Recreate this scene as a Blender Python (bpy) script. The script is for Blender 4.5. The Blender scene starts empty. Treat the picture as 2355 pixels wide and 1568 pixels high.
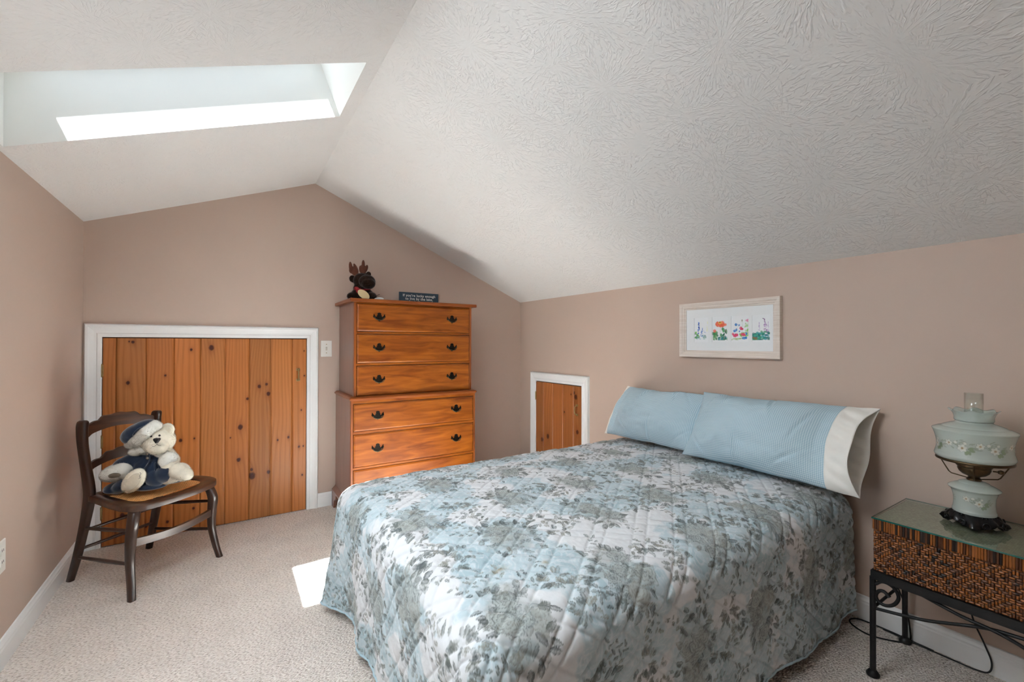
import bpy, math, random
import numpy as np
from mathutils import Vector, Matrix, Euler
random.seed(7)
PI = math.pi
SC = bpy.context.scene
COL = SC.collection

# ------------------------------------------------------------------ room measures (metres)
XL, XR, YB, YR = -0.6717, 2.2521, 3.3407, -1.6
ZL, ZR, XA, ZA = 1.8228, 1.5252, 0.5149, 2.2705
EYE = 1.15

# ------------------------------------------------------------------ helpers
def lin(r, g, b, k=1.0):
    f = lambda c: (c/255/12.92 if c/255 <= 0.04045 else ((c/255+0.055)/1.055)**2.4)*k
    return (f(r), f(g), f(b))

def hash2(ix, iy, seed=0):
    h = (ix.astype(np.int64)*374761393 + iy.astype(np.int64)*668265263 + int(seed)*1442695041) & 0x7fffffff
    h = ((h ^ (h >> 13))*1274126177) & 0x7fffffff
    h = (h ^ (h >> 16)) & 0xffffff
    return h/float(0xffffff)

def vn(x, y, seed=0):
    x = np.asarray(x, float); y = np.asarray(y, float)
    ix = np.floor(x); iy = np.floor(y); fx = x-ix; fy = y-iy
    fx = fx*fx*(3-2*fx); fy = fy*fy*(3-2*fy)
    a = hash2(ix, iy, seed); b = hash2(ix+1, iy, seed); c = hash2(ix, iy+1, seed); d = hash2(ix+1, iy+1, seed)
    return (a*(1-fx)+b*fx)*(1-fy) + (c*(1-fx)+d*fx)*fy

def fbm(x, y, seed=0, oct=4):
    s = 0; a = 0.5; t = 0
    for i in range(oct):
        s = s + a*vn(x*2**i, y*2**i, seed+i*17); t += a; a *= 0.5
    return s/t

def sstep(a, b, x):
    t = np.clip((x-a)/(b-a), 0, 1); return t*t*(3-2*t)

def prop(o, label=None, cat=None, group=None, kind=None):
    if label: o['label'] = label
    if cat: o['category'] = cat
    if group: o['group'] = group
    if kind: o['kind'] = kind
    return o

def thing(name, label, cat, loc=(0, 0, 0), rotz=0, group=None):
    o = bpy.data.objects.new(name, None); COL.objects.link(o)
    o.empty_display_size = 0.05
    o.location = loc; o.rotation_euler = (0, 0, rotz)
    return prop(o, label, cat, group)

def mk(name, verts, faces, mat=None, parent=None, smooth=None, col=None, uv=None, bevel=0, seg=2):
    """link one mesh object. faces: list of tuples or an (n,4) array; smooth: None flat, else sharp angle in degrees."""
    me = bpy.data.meshes.new(name)
    v = np.asarray(verts, np.float32).reshape(-1, 3)
    if isinstance(faces, np.ndarray):
        n, k = faces.shape
        me.vertices.add(len(v)); me.vertices.foreach_set('co', v.ravel())
        me.loops.add(n*k); me.loops.foreach_set('vertex_index', faces.astype(np.int32).ravel())
        me.polygons.add(n); me.polygons.foreach_set('loop_start', np.arange(0, n*k, k, dtype=np.int32))
        me.update(calc_edges=True)
    else:
        me.from_pydata([tuple(map(float, p)) for p in v], [], [tuple(map(int, f)) for f in faces])
    if smooth is not None:
        me.shade_smooth()
        if smooth < 180: me.set_sharp_from_angle(angle=math.radians(smooth))
    if col is not None:
        c = np.asarray(col, np.float32).reshape(len(v), -1)
        if c.shape[1] == 3: c = np.hstack([c, np.ones((len(c), 1), np.float32)])
        a = me.color_attributes.new('Col', 'FLOAT_COLOR', 'POINT'); a.data.foreach_set('color', c.ravel())
    if uv is not None:
        l = me.uv_layers.new(name='UVMap'); li = np.empty(len(me.loops), np.int32); me.loops.foreach_get('vertex_index', li)
        l.data.foreach_set('uv', np.asarray(uv, np.float32).reshape(-1, 2)[li].ravel())
    me.validate()
    o = bpy.data.objects.new(name, me); COL.objects.link(o)
    if mat: me.materials.append(mat)
    if parent is not None: o.parent = parent
    if bevel:
        m = o.modifiers.new('bevel', 'BEVEL'); m.width = bevel; m.segments = seg; m.limit_method = 'ANGLE'; m.angle_limit = math.radians(40)
        m.harden_normals = False
    return o

class B:
    """collects simple shapes into one mesh"""
    def __init__(s): s.v = []; s.f = []
    def add(s, v, f):
        o = len(s.v); s.v += [tuple(p) for p in v]; s.f += [tuple(i+o for i in q) for q in f]; return s
    def box(s, lo, hi, M=None):
        x0, y0, z0 = lo; x1, y1, z1 = hi
        v = [(x0,y0,z0),(x1,y0,z0),(x1,y1,z0),(x0,y1,z0),(x0,y0,z1),(x1,y0,z1),(x1,y1,z1),(x0,y1,z1)]
        if M is not None: v = [tuple(M @ Vector(p)) for p in v]
        return s.add(v, [(0,3,2,1),(4,5,6,7),(0,1,5,4),(1,2,6,5),(2,3,7,6),(3,0,4,7)])
    def stack(s, rings, n=16, e=2.0, cap=True):
        """rings: (centre, ax, ay, U, V) closed loops of a superellipse"""
        v = []; f = []
        for (c, a, b, U, V) in rings:
            c = Vector(c); U = Vector(U); V = Vector(V)
            for i in range(n):
                t = 2*PI*i/n; ct, st = math.cos(t), math.sin(t)
                v.append(c + U*(a*math.copysign(abs(ct)**(2/e), ct)) + V*(b*math.copysign(abs(st)**(2/e), st)))
        m = len(rings)
        for j in range(m-1):
            for i in range(n):
                k = (i+1) % n
                f.append((j*n+i, j*n+k, (j+1)*n+k, (j+1)*n+i))
        if cap:
            f.append(tuple(range(n-1, -1, -1))); f.append(tuple((m-1)*n+i for i in range(n)))
        return s.add(v, f)
    def post(s, pts, n=16, e=3.0):
        """upright limb: (x,y,z,a,b) horizontal slices"""
        return s.stack([((x, y, z), a, b, (1,0,0), (0,1,0)) for x, y, z, a, b in pts], n, e)
    def tube(s, pts, r, n=10, closed=False, e=2.0, up=None, b=None):
        P = [Vector(p) for p in pts]; m = len(P)
        R = r if hasattr(r, '__len__') else [r]*m
        Bq = b if hasattr(b, '__len__') else ([b]*m if b else R)
        T = []
        for i in range(m):
            a = P[i-1] if (i > 0 or closed) else P[i]; c = P[(i+1) % m] if (i < m-1 or closed) else P[i]
            T.append((c-a).normalized())
        ref = Vector(up) if up else (Vector((0,0,1)) if abs(T[0].z) < 0.9 else Vector((1,0,0)))
        U = (ref - T[0]*ref.dot(T[0])).normalized(); rings = []
        for i in range(m):
            if up: U = (Vector(up) - T[i]*Vector(up).dot(T[i])).normalized()
            else: U = (U - T[i]*U.dot(T[i])).normalized()
            V = T[i].cross(U); rings.append((P[i], R[i], Bq[i], U, V))
        if closed:
            o = len(s.v); s.stack(rings, n, e, cap=False)
            for i in range(n):
                k = (i+1) % n; a = (m-1)*n
                s.f.append((o+a+i, o+a+k, o+k, o+i))
            return s
        return s.stack(rings, n, e)
    def lathe(s, prof, n=40, c=(0,0,0), cap=True):
        return s.stack([((c[0], c[1], c[2]+z), max(r, 1e-4), max(r, 1e-4), (1,0,0), (0,1,0)) for r, z in prof], n, 2.0, cap)
    def prism(s, poly, d0, d1, U=(1,0,0), V=(0,0,1), N=(0,1,0), o=(0,0,0)):
        U, V, N, o = map(Vector, (U, V, N, o)); n = len(poly)
        v = [o+U*p[0]+V*p[1]+N*d0 for p in poly] + [o+U*p[0]+V*p[1]+N*d1 for p in poly]
        f = [tuple(range(n)), tuple(range(2*n-1, n-1, -1))] + [(i, n+i, n+(i+1) % n, (i+1) % n) for i in range(n)]
        return s.add(v, f)
    def ball(s, c, r, n=12, m=8, M=None):
        r = r if hasattr(r, '__len__') else (r, r, r)
        v = []; f = []
        for j in range(m+1):
            p = PI*j/m
            for i in range(n):
                t = 2*PI*i/n
                q = Vector((r[0]*math.sin(p)*math.cos(t), r[1]*math.sin(p)*math.sin(t), r[2]*math.cos(p)))
                if M is not None: q = M @ q
                v.append(Vector(c)+q)
        for j in range(m):
            for i in range(n):
                k = (i+1) % n; f.append((j*n+i, (j+1)*n+i, (j+1)*n+k, j*n+k))
        return s.add(v, f)
    def out(s, name, mat, parent=None, smooth=None, bevel=0, seg=2):
        me_fix = mk(name, s.v, s.f, mat, parent, smooth, bevel=bevel, seg=seg)
        import bmesh
        bm = bmesh.new(); bm.from_mesh(me_fix.data); bmesh.ops.recalc_face_normals(bm, faces=bm.faces); bm.to_mesh(me_fix.data); bm.free()
        return me_fix

def spline(pts, per=8, closed=False):
    P = [np.array(p, float) for p in pts]; n = len(P); out = []
    rng = range(n) if closed else range(n-1)
    for i in rng:
        p1 = P[i]; p2 = P[(i+1) % n]
        p0 = P[i-1] if (i > 0 or closed) else 2*p1-p2
        p3 = P[(i+2) % n] if (i < n-2 or closed) else 2*p2-p1
        for k in range(per):
            t = k/per
            out.append(0.5*((2*p1)+(-p0+p2)*t+(2*p0-5*p1+4*p2-p3)*t*t+(-p0+3*p1-3*p2+p3)*t**3))
    if not closed: out.append(P[-1])
    return out

def gridfaces(nu, nv):
    i = np.arange(nu*nv).reshape(nu, nv)
    return np.stack([i[:-1, :-1], i[1:, :-1], i[1:, 1:], i[:-1, 1:]], -1).reshape(-1, 4)

def slabgrid(name, P, col, mat, parent, back, smooth=180, uv=None):
    """painted panel: a fine grid (nu,nv,3) with its own thickness: side walls and a back face displaced by `back`"""
    nu, nv = P.shape[:2]
    V = P.reshape(-1, 3); F = [tuple(q) for q in gridfaces(nu, nv)]
    ring = [(i, 0) for i in range(nu)] + [(nu-1, j) for j in range(1, nv)] + [(i, nv-1) for i in range(nu-2, -1, -1)] + [(0, j) for j in range(nv-2, 0, -1)]
    idx = [i*nv+j for i, j in ring]; n0 = len(V); m = len(idx)
    Bk = V[idx] + np.asarray(back)
    F += [(idx[k], n0+k, n0+(k+1) % m, idx[(k+1) % m]) for k in range(m)]
    F.append(tuple(n0+k for k in range(m-1, -1, -1)))
    C = col.reshape(len(V), -1); C = np.vstack([C, C[idx]])
    if uv is not None:
        uv = uv.reshape(-1, 2); uv = np.vstack([uv, uv[idx]])
    return mk(name, np.vstack([V, Bk]), F, mat, parent, smooth if smooth != 180 else 50, col=C, uv=uv)

# ------------------------------------------------------------------ materials
def nodes(name):
    m = bpy.data.materials.new(name); m.use_nodes = True
    t = m.node_tree; N = t.nodes; L = t.links
    return m, N, L, N['Principled BSDF'], N['Material Output']

def M(name, col=(0.5,0.5,0.5), rough=0.5, metal=0.0, amt=0.12, scale=8.0, stretch=(1,1,1), bump=0.0, bscale=60.0, bdist=0.002,
      attr=False, spec=0.5, sheen=0.0, coat=0.0, col2=None, detail=4.0, distort=0.0, coatrough=0.1):
    """colour moved by stretched noise, optional painted attribute, optional noise bump"""
    m, N, L, b, out = nodes(name)
    tc = N.new('ShaderNodeTexCoord'); mp = N.new('ShaderNodeMapping'); mp.inputs['Scale'].default_value = stretch
    L.new(tc.outputs['Object'], mp.inputs['Vector'])
    nz = N.new('ShaderNodeTexNoise'); nz.inputs['Scale'].default_value = scale; nz.inputs['Detail'].default_value = detail
    nz.inputs['Distortion'].default_value = distort
    L.new(mp.outputs[0], nz.inputs['Vector'])
    r = N.new('ShaderNodeValToRGB'); r.color_ramp.elements[0].position = 0.28; r.color_ramp.elements[1].position = 0.72
    c2 = col2 or tuple(min(1, c*(1+amt)) for c in col); c1 = tuple(c*(1-amt) for c in col) if not col2 else col
    r.color_ramp.elements[0].color = (*c1, 1); r.color_ramp.elements[1].color = (*c2, 1)
    L.new(nz.outputs['Fac'], r.inputs['Fac']); src = r.outputs['Color']
    if attr:
        a = N.new('ShaderNodeAttribute'); a.attribute_name = 'Col'
        mx = N.new('ShaderNodeMix'); mx.data_type = 'RGBA'; mx.blend_type = 'MULTIPLY'; mx.inputs['Factor'].default_value = 1
        L.new(src, mx.inputs['A']); L.new(a.outputs['Color'], mx.inputs['B']); src = mx.outputs['Result']
    L.new(src, b.inputs['Base Color'])
    b.inputs['Roughness'].default_value = rough; b.inputs['Metallic'].default_value = metal
    b.inputs['Specular IOR Level'].default_value = spec
    if sheen: b.inputs['Sheen Weight'].default_value = sheen; b.inputs['Sheen Roughness'].default_value = 0.4
    if coat: b.inputs['Coat Weight'].default_value = coat; b.inputs['Coat Roughness'].default_value = coatrough
    if bump:
        n2 = N.new('ShaderNodeTexNoise'); n2.inputs['Scale'].default_value = bscale; n2.inputs['Detail'].default_value = 3
        L.new(mp.outputs[0], n2.inputs['Vector'])
        bp = N.new('ShaderNodeBump'); bp.inputs['Strength'].default_value = bump; bp.inputs['Distance'].default_value = bdist
        L.new(n2.outputs['Fac'], bp.inputs['Height']); L.new(bp.outputs[0], b.inputs['Normal'])
    return m

def mat_glass(name, tint=(1,1,1), refl=0.08, rough=0.02, painted=False, body=0.0, bodycol=(0.7,0.8,0.78)):
    """thin glass: mostly clear, a little mirror, optionally a frosted body and painted decoration"""
    m, N, L, b, out = nodes(name)
    N.remove(b)
    tr = N.new('ShaderNodeBsdfTransparent'); tr.inputs[0].default_value = (*tint, 1)
    gl = N.new('ShaderNodeBsdfGlossy'); gl.inputs['Roughness'].default_value = rough
    lw = N.new('ShaderNodeLayerWeight'); lw.inputs['Blend'].default_value = 0.5
    fr = N.new('ShaderNodeMath'); fr.operation = 'POWER'; fr.inputs[1].default_value = 4.0; L.new(lw.outputs['Facing'], fr.inputs[0])
    ns = N.new('ShaderNodeTexNoise'); ns.inputs['Scale'].default_value = 6
    ml = N.new('ShaderNodeMath'); ml.operation = 'MULTIPLY_ADD'; ml.inputs[1].default_value = 0.02; ml.inputs[2].default_value = refl
    L.new(ns.outputs['Fac'], ml.inputs[0])
    ad = N.new('ShaderNodeMath'); ad.operation = 'ADD'; ad.use_clamp = True
    L.new(fr.outputs[0], ad.inputs[0]); L.new(ml.outputs[0], ad.inputs[1])
    src = tr.outputs[0]
    if body > 0:
        pb = N.new('ShaderNodeBsdfPrincipled'); pb.inputs['Base Color'].default_value = (*bodycol, 1); pb.inputs['Roughness'].default_value = 0.35
        tl = N.new('ShaderNodeBsdfTranslucent'); tl.inputs[0].default_value = (*bodycol, 1)
        m1 = N.new('ShaderNodeMixShader'); m1.inputs[0].default_value = 0.4
        if painted:
            at = N.new('ShaderNodeAttribute'); at.attribute_name = 'Col'
            mc = N.new('ShaderNodeMix'); mc.data_type = 'RGBA'; mc.inputs['A'].default_value = (*bodycol, 1)
            L.new(at.outputs['Alpha'], mc.inputs['Factor']); L.new(at.outputs['Color'], mc.inputs['B'])
            L.new(mc.outputs['Result'], pb.inputs['Base Color'])
        L.new(pb.outputs[0], m1.inputs[1]); L.new(tl.outputs[0], m1.inputs[2])
        m2 = N.new('ShaderNodeMixShader'); m2.inputs[0].default_value = body
        if painted:
            mf = N.new('ShaderNodeMath'); mf.operation = 'MAXIMUM'; mf.inputs[1].default_value = body
            L.new(at.outputs['Alpha'], mf.inputs[0]); L.new(mf.outputs[0], m2.inputs[0])
        L.new(tr.outputs[0], m2.inputs[1]); L.new(m1.outputs[0], m2.inputs[2]); src = m2.outputs[0]
    mx = N.new('ShaderNodeMixShader'); L.new(ad.outputs[0], mx.inputs[0]); L.new(src, mx.inputs[1]); L.new(gl.outputs[0], mx.inputs[2])
    L.new(mx.outputs[0], out.inputs['Surface'])
    return m

def mat_ceiling():
    m, N, L, b, out = nodes('stomped_plaster')
    b.inputs['Base Color'].default_value = (*lin(228, 228, 227), 1); b.inputs['Roughness'].default_value = 0.75
    tc = N.new('ShaderNodeTexCoord')
    hs = []
    for k, (sc, off) in enumerate(((3.1, (0,0,0)), (3.6, (3.7, 1.9, 0)))):
        ad = N.new('ShaderNodeVectorMath'); ad.operation = 'ADD'; ad.inputs[1].default_value = off
        L.new(tc.outputs['Object'], ad.inputs[0])
        vo = N.new('ShaderNodeTexVoronoi'); vo.voronoi_dimensions = '2D'; vo.inputs['Scale'].default_value = sc; vo.inputs['Randomness'].default_value = 0.75
        L.new(ad.outputs[0], vo.inputs['Vector'])
        sb = N.new('ShaderNodeVectorMath'); sb.operation = 'SUBTRACT'; L.new(ad.outputs[0], sb.inputs[0]); L.new(vo.outputs['Position'], sb.inputs[1])
        sp = N.new('ShaderNodeSeparateXYZ'); L.new(sb.outputs[0], sp.inputs[0])
        an = N.new('ShaderNodeMath'); an.operation = 'ARCTAN2'; L.new(sp.outputs['Y'], an.inputs[0]); L.new(sp.outputs['X'], an.inputs[1])
        am = N.new('ShaderNodeMath'); am.operation = 'MULTIPLY'; am.inputs[1].default_value = 14.0; L.new(an.outputs[0], am.inputs[0])
        ds = N.new('ShaderNodeMath'); ds.operation = 'MULTIPLY'; ds.inputs[1].default_value = 31.0; L.new(vo.outputs['Distance'], ds.inputs[0])
        dv = N.new('ShaderNodeMath'); dv.operation = 'DIVIDE'; dv.inputs[1].default_value = sc; L.new(ds.outputs[0], dv.inputs[0])
        sw = N.new('ShaderNodeSeparateColor'); L.new(vo.outputs['Color'], sw.inputs[0])
        s2 = N.new('ShaderNodeMath'); s2.operation = 'MULTIPLY'; s2.inputs[1].default_value = 90; L.new(sw.outputs[0], s2.inputs[0])
        cb = N.new('ShaderNodeCombineXYZ'); L.new(am.outputs[0], cb.inputs[0]); L.new(dv.outputs[0], cb.inputs[1]); L.new(s2.outputs[0], cb.inputs[2])
        nz = N.new('ShaderNodeTexNoise'); nz.inputs['Scale'].default_value = 1.0; nz.inputs['Detail'].default_value = 1.5; nz.inputs['Distortion'].default_value = 0.5
        L.new(cb.outputs[0], nz.inputs['Vector'])
        mr = N.new('ShaderNodeMapRange'); mr.interpolation_type = 'SMOOTHSTEP'; mr.inputs['From Min'].default_value = 0.52; mr.inputs['From Max'].default_value = 0.68
        L.new(nz.outputs['Fac'], mr.inputs['Value'])
        # strokes fade in from the middle and out at the rim of each burst
        m1 = N.new('ShaderNodeMapRange'); m1.inputs['From Min'].default_value = 0.02; m1.inputs['From Max'].default_value = 0.2; L.new(vo.outputs['Distance'], m1.inputs['Value'])
        m2 = N.new('ShaderNodeMapRange'); m2.inputs['From Min'].default_value = 0.75; m2.inputs['From Max'].default_value = 0.45; L.new(vo.outputs['Distance'], m2.inputs['Value'])
        p1 = N.new('ShaderNodeMath'); p1.operation = 'MULTIPLY'; L.new(m1.outputs[0], p1.inputs[0]); L.new(m2.outputs[0], p1.inputs[1])
        p2 = N.new('ShaderNodeMath'); p2.operation = 'MULTIPLY'; L.new(mr.outputs[0], p2.inputs[0]); L.new(p1.outputs[0], p2.inputs[1])
        hs.append(p2.outputs[0])
    mx = N.new('ShaderNodeMath'); mx.operation = 'MAXIMUM'; L.new(hs[0], mx.inputs[0]); L.new(hs[1], mx.inputs[1])
    fn = N.new('ShaderNodeTexNoise'); fn.inputs['Scale'].default_value = 75; fn.inputs['Detail'].default_value = 3; L.new(tc.outputs['Object'], fn.inputs['Vector'])
    fm = N.new('ShaderNodeMath'); fm.operation = 'MULTIPLY_ADD'; fm.inputs[1].default_value = 0.30; L.new(fn.outputs['Fac'], fm.inputs[0]); L.new(mx.outputs[0], fm.inputs[2])
    bp = N.new('ShaderNodeBump'); bp.inputs['Strength'].default_value = 0.31; bp.inputs['Distance'].default_value = 0.006
    L.new(fm.outputs[0], bp.inputs['Height']); L.new(bp.outputs[0], b.inputs['Normal'])
    return m

def mat_carpet():
    m, N, L, b, out = nodes('loop_carpet')
    tc = N.new('ShaderNodeTexCoord')
    mp = N.new('ShaderNodeMapping'); mp.inputs['Rotation'].default_value = (0, 0, 0.6); mp.inputs['Scale'].default_value = (1, 1.7, 1); L.new(tc.outputs['Object'], mp.inputs['Vector'])
    vo = N.new('ShaderNodeTexVoronoi'); vo.voronoi_dimensions = '2D'; vo.inputs['Scale'].default_value = 95; L.new(mp.outputs[0], vo.inputs['Vector'])
    n1 = N.new('ShaderNodeTexNoise'); n1.inputs['Scale'].default_value = 110; n1.inputs['Detail'].default_value = 3; L.new(mp.outputs[0], n1.inputs['Vector'])
    n2 = N.new('ShaderNodeTexNoise'); n2.inputs['Scale'].default_value = 7; n2.inputs['Detail'].default_value = 5; L.new(tc.outputs['Object'], n2.inputs['Vector'])
    r = N.new('ShaderNodeValToRGB'); e = r.color_ramp.elements
    e[0].position = 0.30; e[0].color = (*lin(172, 159, 147), 1); e[1].position = 0.66; e[1].color = (*lin(250, 243, 235), 1)
    k = e.new(0.45); k.color = (*lin(231, 220, 210), 1)
    L.new(n1.outputs['Fac'], r.inputs['Fac'])
    r2 = N.new('ShaderNodeValToRGB'); r2.color_ramp.elements[0].color = (0.92, 0.92, 0.92, 1); r2.color_ramp.elements[0].position = 0.3; r2.color_ramp.elements[1].position = 0.65
    L.new(n2.outputs['Fac'], r2.inputs['Fac'])
    mx = N.new('ShaderNodeMix'); mx.data_type = 'RGBA'; mx.blend_type = 'MULTIPLY'; mx.inputs['Factor'].default_value = 1
    L.new(r.outputs[0], mx.inputs['A']); L.new(r2.outputs[0], mx.inputs['B']); L.new(mx.outputs['Result'], b.inputs['Base Color'])
    b.inputs['Roughness'].default_value = 0.95; b.inputs['Specular IOR Level'].default_value = 0.1
    h = N.new('ShaderNodeMath'); h.operation = 'SUBTRACT'; L.new(n1.outputs['Fac'], h.inputs[0]); L.new(vo.outputs['Distance'], h.inputs[1])
    bp = N.new('ShaderNodeBump'); bp.inputs['Strength'].default_value = 0.9; bp.inputs['Distance'].default_value = 0.006
    L.new(h.outputs[0], bp.inputs['Height']); L.new(bp.outputs[0], b.inputs['Normal'])
    return m

def mat_gingham(name, pitch=0.0072):
    m, N, L, b, out = nodes(name)
    uv = N.new('ShaderNodeUVMap'); sp = N.new('ShaderNodeSeparateXYZ'); L.new(uv.outputs[0], sp.inputs[0])
    sq = []
    for ax in 'XY':
        s = N.new('ShaderNodeMath'); s.operation = 'MULTIPLY'; s.inputs[1].default_value = 1/pitch; L.new(sp.outputs[ax], s.inputs[0])
        f = N.new('ShaderNodeMath'); f.operation = 'FRACT'; L.new(s.outputs[0], f.inputs[0])
        g = N.new('ShaderNodeMath'); g.operation = 'GREATER_THAN'; g.inputs[1].default_value = 0.5; L.new(f.outputs[0], g.inputs[0])
        sq.append(g.outputs[0])
    a = N.new('ShaderNodeMath'); a.operation = 'ADD'; L.new(sq[0], a.inputs[0]); L.new(sq[1], a.inputs[1])
    h = N.new('ShaderNodeMath'); h.operation = 'MULTIPLY'; h.inputs[1].default_value = 0.5; L.new(a.outputs[0], h.inputs[0])
    r = N.new('ShaderNodeValToRGB'); r.color_ramp.elements[0].color = (*lin(152, 182, 198), 1); r.color_ramp.elements[1].color = (*lin(203, 219, 226), 1)
    k = r.color_ramp.elements.new(0.5); k.color = (*lin(176, 200, 212), 1)
    L.new(h.outputs[0], r.inputs['Fac']); L.new(r.outputs[0], b.inputs['Base Color'])
    b.inputs['Roughness'].default_value = 0.9; b.inputs['Specular IOR Level'].default_value = 0.15
    tc = N.new('ShaderNodeTexCoord'); n = N.new('ShaderNodeTexNoise'); n.inputs['Scale'].default_value = 14; n.inputs['Detail'].default_value = 4; L.new(tc.outputs['Object'], n.inputs['Vector'])
    bp = N.new('ShaderNodeBump'); bp.inputs['Strength'].default_value = 0.35; bp.inputs['Distance'].default_value = 0.012; L.new(n.outputs['Fac'], bp.inputs['Height']); L.new(bp.outputs[0], b.inputs['Normal'])
    return m

WALL = M('tan_wall_paint', lin(195, 174, 160), 0.55, amt=0.015, scale=2, bump=0.08, bscale=220, bdist=0.001)
CEIL = mat_ceiling()
CARPET = mat_carpet()
TRIM = M('white_trim_paint', lin(236, 237, 237), 0.35, amt=0.012, scale=5)
PLASTER = M('smooth_white_plaster', lin(236, 236, 232), 0.7, amt=0.01, scale=3)
PINE = M('varnished_pine', (1, 1, 1), 0.38, amt=0.10, scale=9, stretch=(14, 14, 0.7), attr=True, coat=0.10, coatrough=0.35, spec=.35)
BRASS = M('brass', lin(176, 154, 108), 0.32, metal=1, amt=0.15, scale=60)
WHITEPLASTIC = M('white_plastic', lin(232, 230, 224), 0.35, amt=0.01)
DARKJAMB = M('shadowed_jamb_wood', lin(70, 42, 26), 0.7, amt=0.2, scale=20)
BLACKIRON = M('black_wrought_iron', lin(28, 28, 29), 0.5, metal=0.3, amt=0.3, scale=40, bump=0.2, bscale=90)
# ------------------------------------------------------------------ the room shell
def struct(o, label=None): return prop(o, label, None, None, 'structure')

def quads(name, Q, mat):
    v = []; f = []
    for q in Q:
        o = len(v); v += list(q); f.append(tuple(range(o, o+len(q))))
    return struct(mk(name, v, f, mat))

quads('floor', [[(XL, YR, 0), (XR, YR, 0), (XR, YB, 0), (XL, YB, 0)]], CARPET)
WY0, WY1, WZ0, WZ1 = 0.85, 2.10, 0.55, 1.50          # an added window in the left wall, out of view, for fill light
quads('wall_left', [[(XL, YR, 0), (XL, WY0, 0), (XL, WY0, ZL), (XL, YR, ZL)], [(XL, WY1, 0), (XL, YB, 0), (XL, YB, ZL), (XL, WY1, ZL)],
                    [(XL, WY0, 0), (XL, WY1, 0), (XL, WY1, WZ0), (XL, WY0, WZ0)], [(XL, WY0, WZ1), (XL, WY1, WZ1), (XL, WY1, ZL), (XL, WY0, ZL)]], WALL)
quads('wall_right', [[(XR, YB, 0), (XR, YR, 0), (XR, YR, ZR), (XR, YB, ZR)]], WALL)
quads('wall_back', [[(XL, YB, 0), (XR, YB, 0), (XR, YB, ZR), (XA, YB, ZA), (XL, YB, ZL)]], WALL)
quads('wall_rear', [[(XL, YR, 0), (XL, YR, ZL), (XA, YR, ZA), (XR, YR, ZR), (XR, YR, 0)]], WALL)
# ceiling: two slopes meeting at the ridge, a rectangular hole for the skylight in the left one
SX0, SX1, SY0, SY1 = -0.655, 0.452, 1.748, 2.237
zs = lambda x: ZL+(ZA-ZL)*(x-XL)/(XA-XL)
KY0, KY1 = 0.64, 1.36                                     # an added skylight out of view, a soft fill source behind its blind
KX1 = 0.12
xs = [XL, SX0, KX1, SX1, XA]; ys = [YR, KY0, KY1, SY0, SY1, YB]; Q = []
for i in range(4):
    for j in range(5):
        if (i, j) in ((1, 1), (1, 3), (2, 3)): continue
        Q.append([(xs[i], ys[j], zs(xs[i])), (xs[i], ys[j+1], zs(xs[i])), (xs[i+1], ys[j+1], zs(xs[i+1])), (xs[i+1], ys[j], zs(xs[i+1]))])
Q.append([(XA, YR, ZA), (XA, YB, ZA), (XR, YB, ZR), (XR, YR, ZR)])
quads('ceiling', Q, CEIL)
# skylight well
th = math.atan2(ZA-ZL, XA-XL); NX, NZ = -math.sin(th), math.cos(th); DEP = 0.26
def top(x, y):  # the point of the roof plane above slope point x
    return (x+NX*DEP, y, zs(x)+NZ*DEP)
tl = SX0-NX*DEP                                           # the low end of the well is upright
def ring(x0, x1, y0, y1, lift=0.0):
    return [(p[0]+NX*lift, p[1], p[2]+NZ*lift) for p in (top(x0, y0), top(x1, y0), top(x1, y1), top(x0, y1))]
lo = [(SX0, SY0, zs(SX0)), (SX1, SY0, zs(SX1)), (SX1, SY1, zs(SX1)), (SX0, SY1, zs(SX0))]
T0 = tl
hi = ring(T0, SX1, SY0, SY1)
well = struct(mk('trim_1', lo+hi, [(k, (k+1) % 4, 4+(k+1) % 4, 4+k) for k in range(4)], PLASTER), 'white plastered shaft of the skylight')
GX0, GX1, GY0, GY1 = -0.503, SX1-0.03, SY0+0.050, SY1-0.024
win = struct(thing('window_1', 'fixed skylight in the left slope of the ceiling', None))
fr = B()
a, b_, c, d = ring(T0-.05, SX1+.05, SY0-.05, SY1+.05), ring(GX0, GX1, GY0, GY1), ring(T0-.05, SX1+.05, SY0-.05, SY1+.05, .05), ring(GX0, GX1, GY0, GY1, .05)
v = a+b_+c+d
fr.add(v, [(k, (k+1) % 4, 4+(k+1) % 4, 4+k) for k in range(4)] + [(8+k, 12+k, 12+(k+1) % 4, 8+(k+1) % 4) for k in range(4)] +
       [(4+k, 4+(k+1) % 4, 12+(k+1) % 4, 12+k) for k in range(4)] + [(k, 8+k, 8+(k+1) % 4, (k+1) % 4) for k in range(4)])
fr.out('window_frame', TRIM, win)
CLEAR = mat_glass('clear_pane', refl=0.0)
glass_ring = ring(GX0, GX1, GY0, GY1, .03)
mk('pane', glass_ring, [(0, 1, 2, 3)], CLEAR, win)
win3 = struct(thing('fill_skylight', 'added fill-light skylight with its white blind drawn', None))
k0 = [(SX0, KY0, zs(SX0)), (KX1, KY0, zs(KX1)), (KX1, KY1, zs(KX1)), (SX0, KY1, zs(SX0))]
def lift(P, d): return [(p[0]+NX*d, p[1], p[2]+NZ*d) for p in P]
k1 = lift(k0, .16)
mk('window_frame', k0+k1, [(k, (k+1) % 4, 4+(k+1) % 4, 4+k) for k in range(4)], PLASTER, win3)
mk('pane', lift(k0, .14), [(0, 1, 2, 3)], CLEAR, win3)
bm_, N_, L_, b_s, o_s = nodes('fill_blind_cloth')
tl_ = N_.new('ShaderNodeBsdfTranslucent'); nt_ = N_.new('ShaderNodeTexNoise'); nt_.inputs['Scale'].default_value = 40
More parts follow.
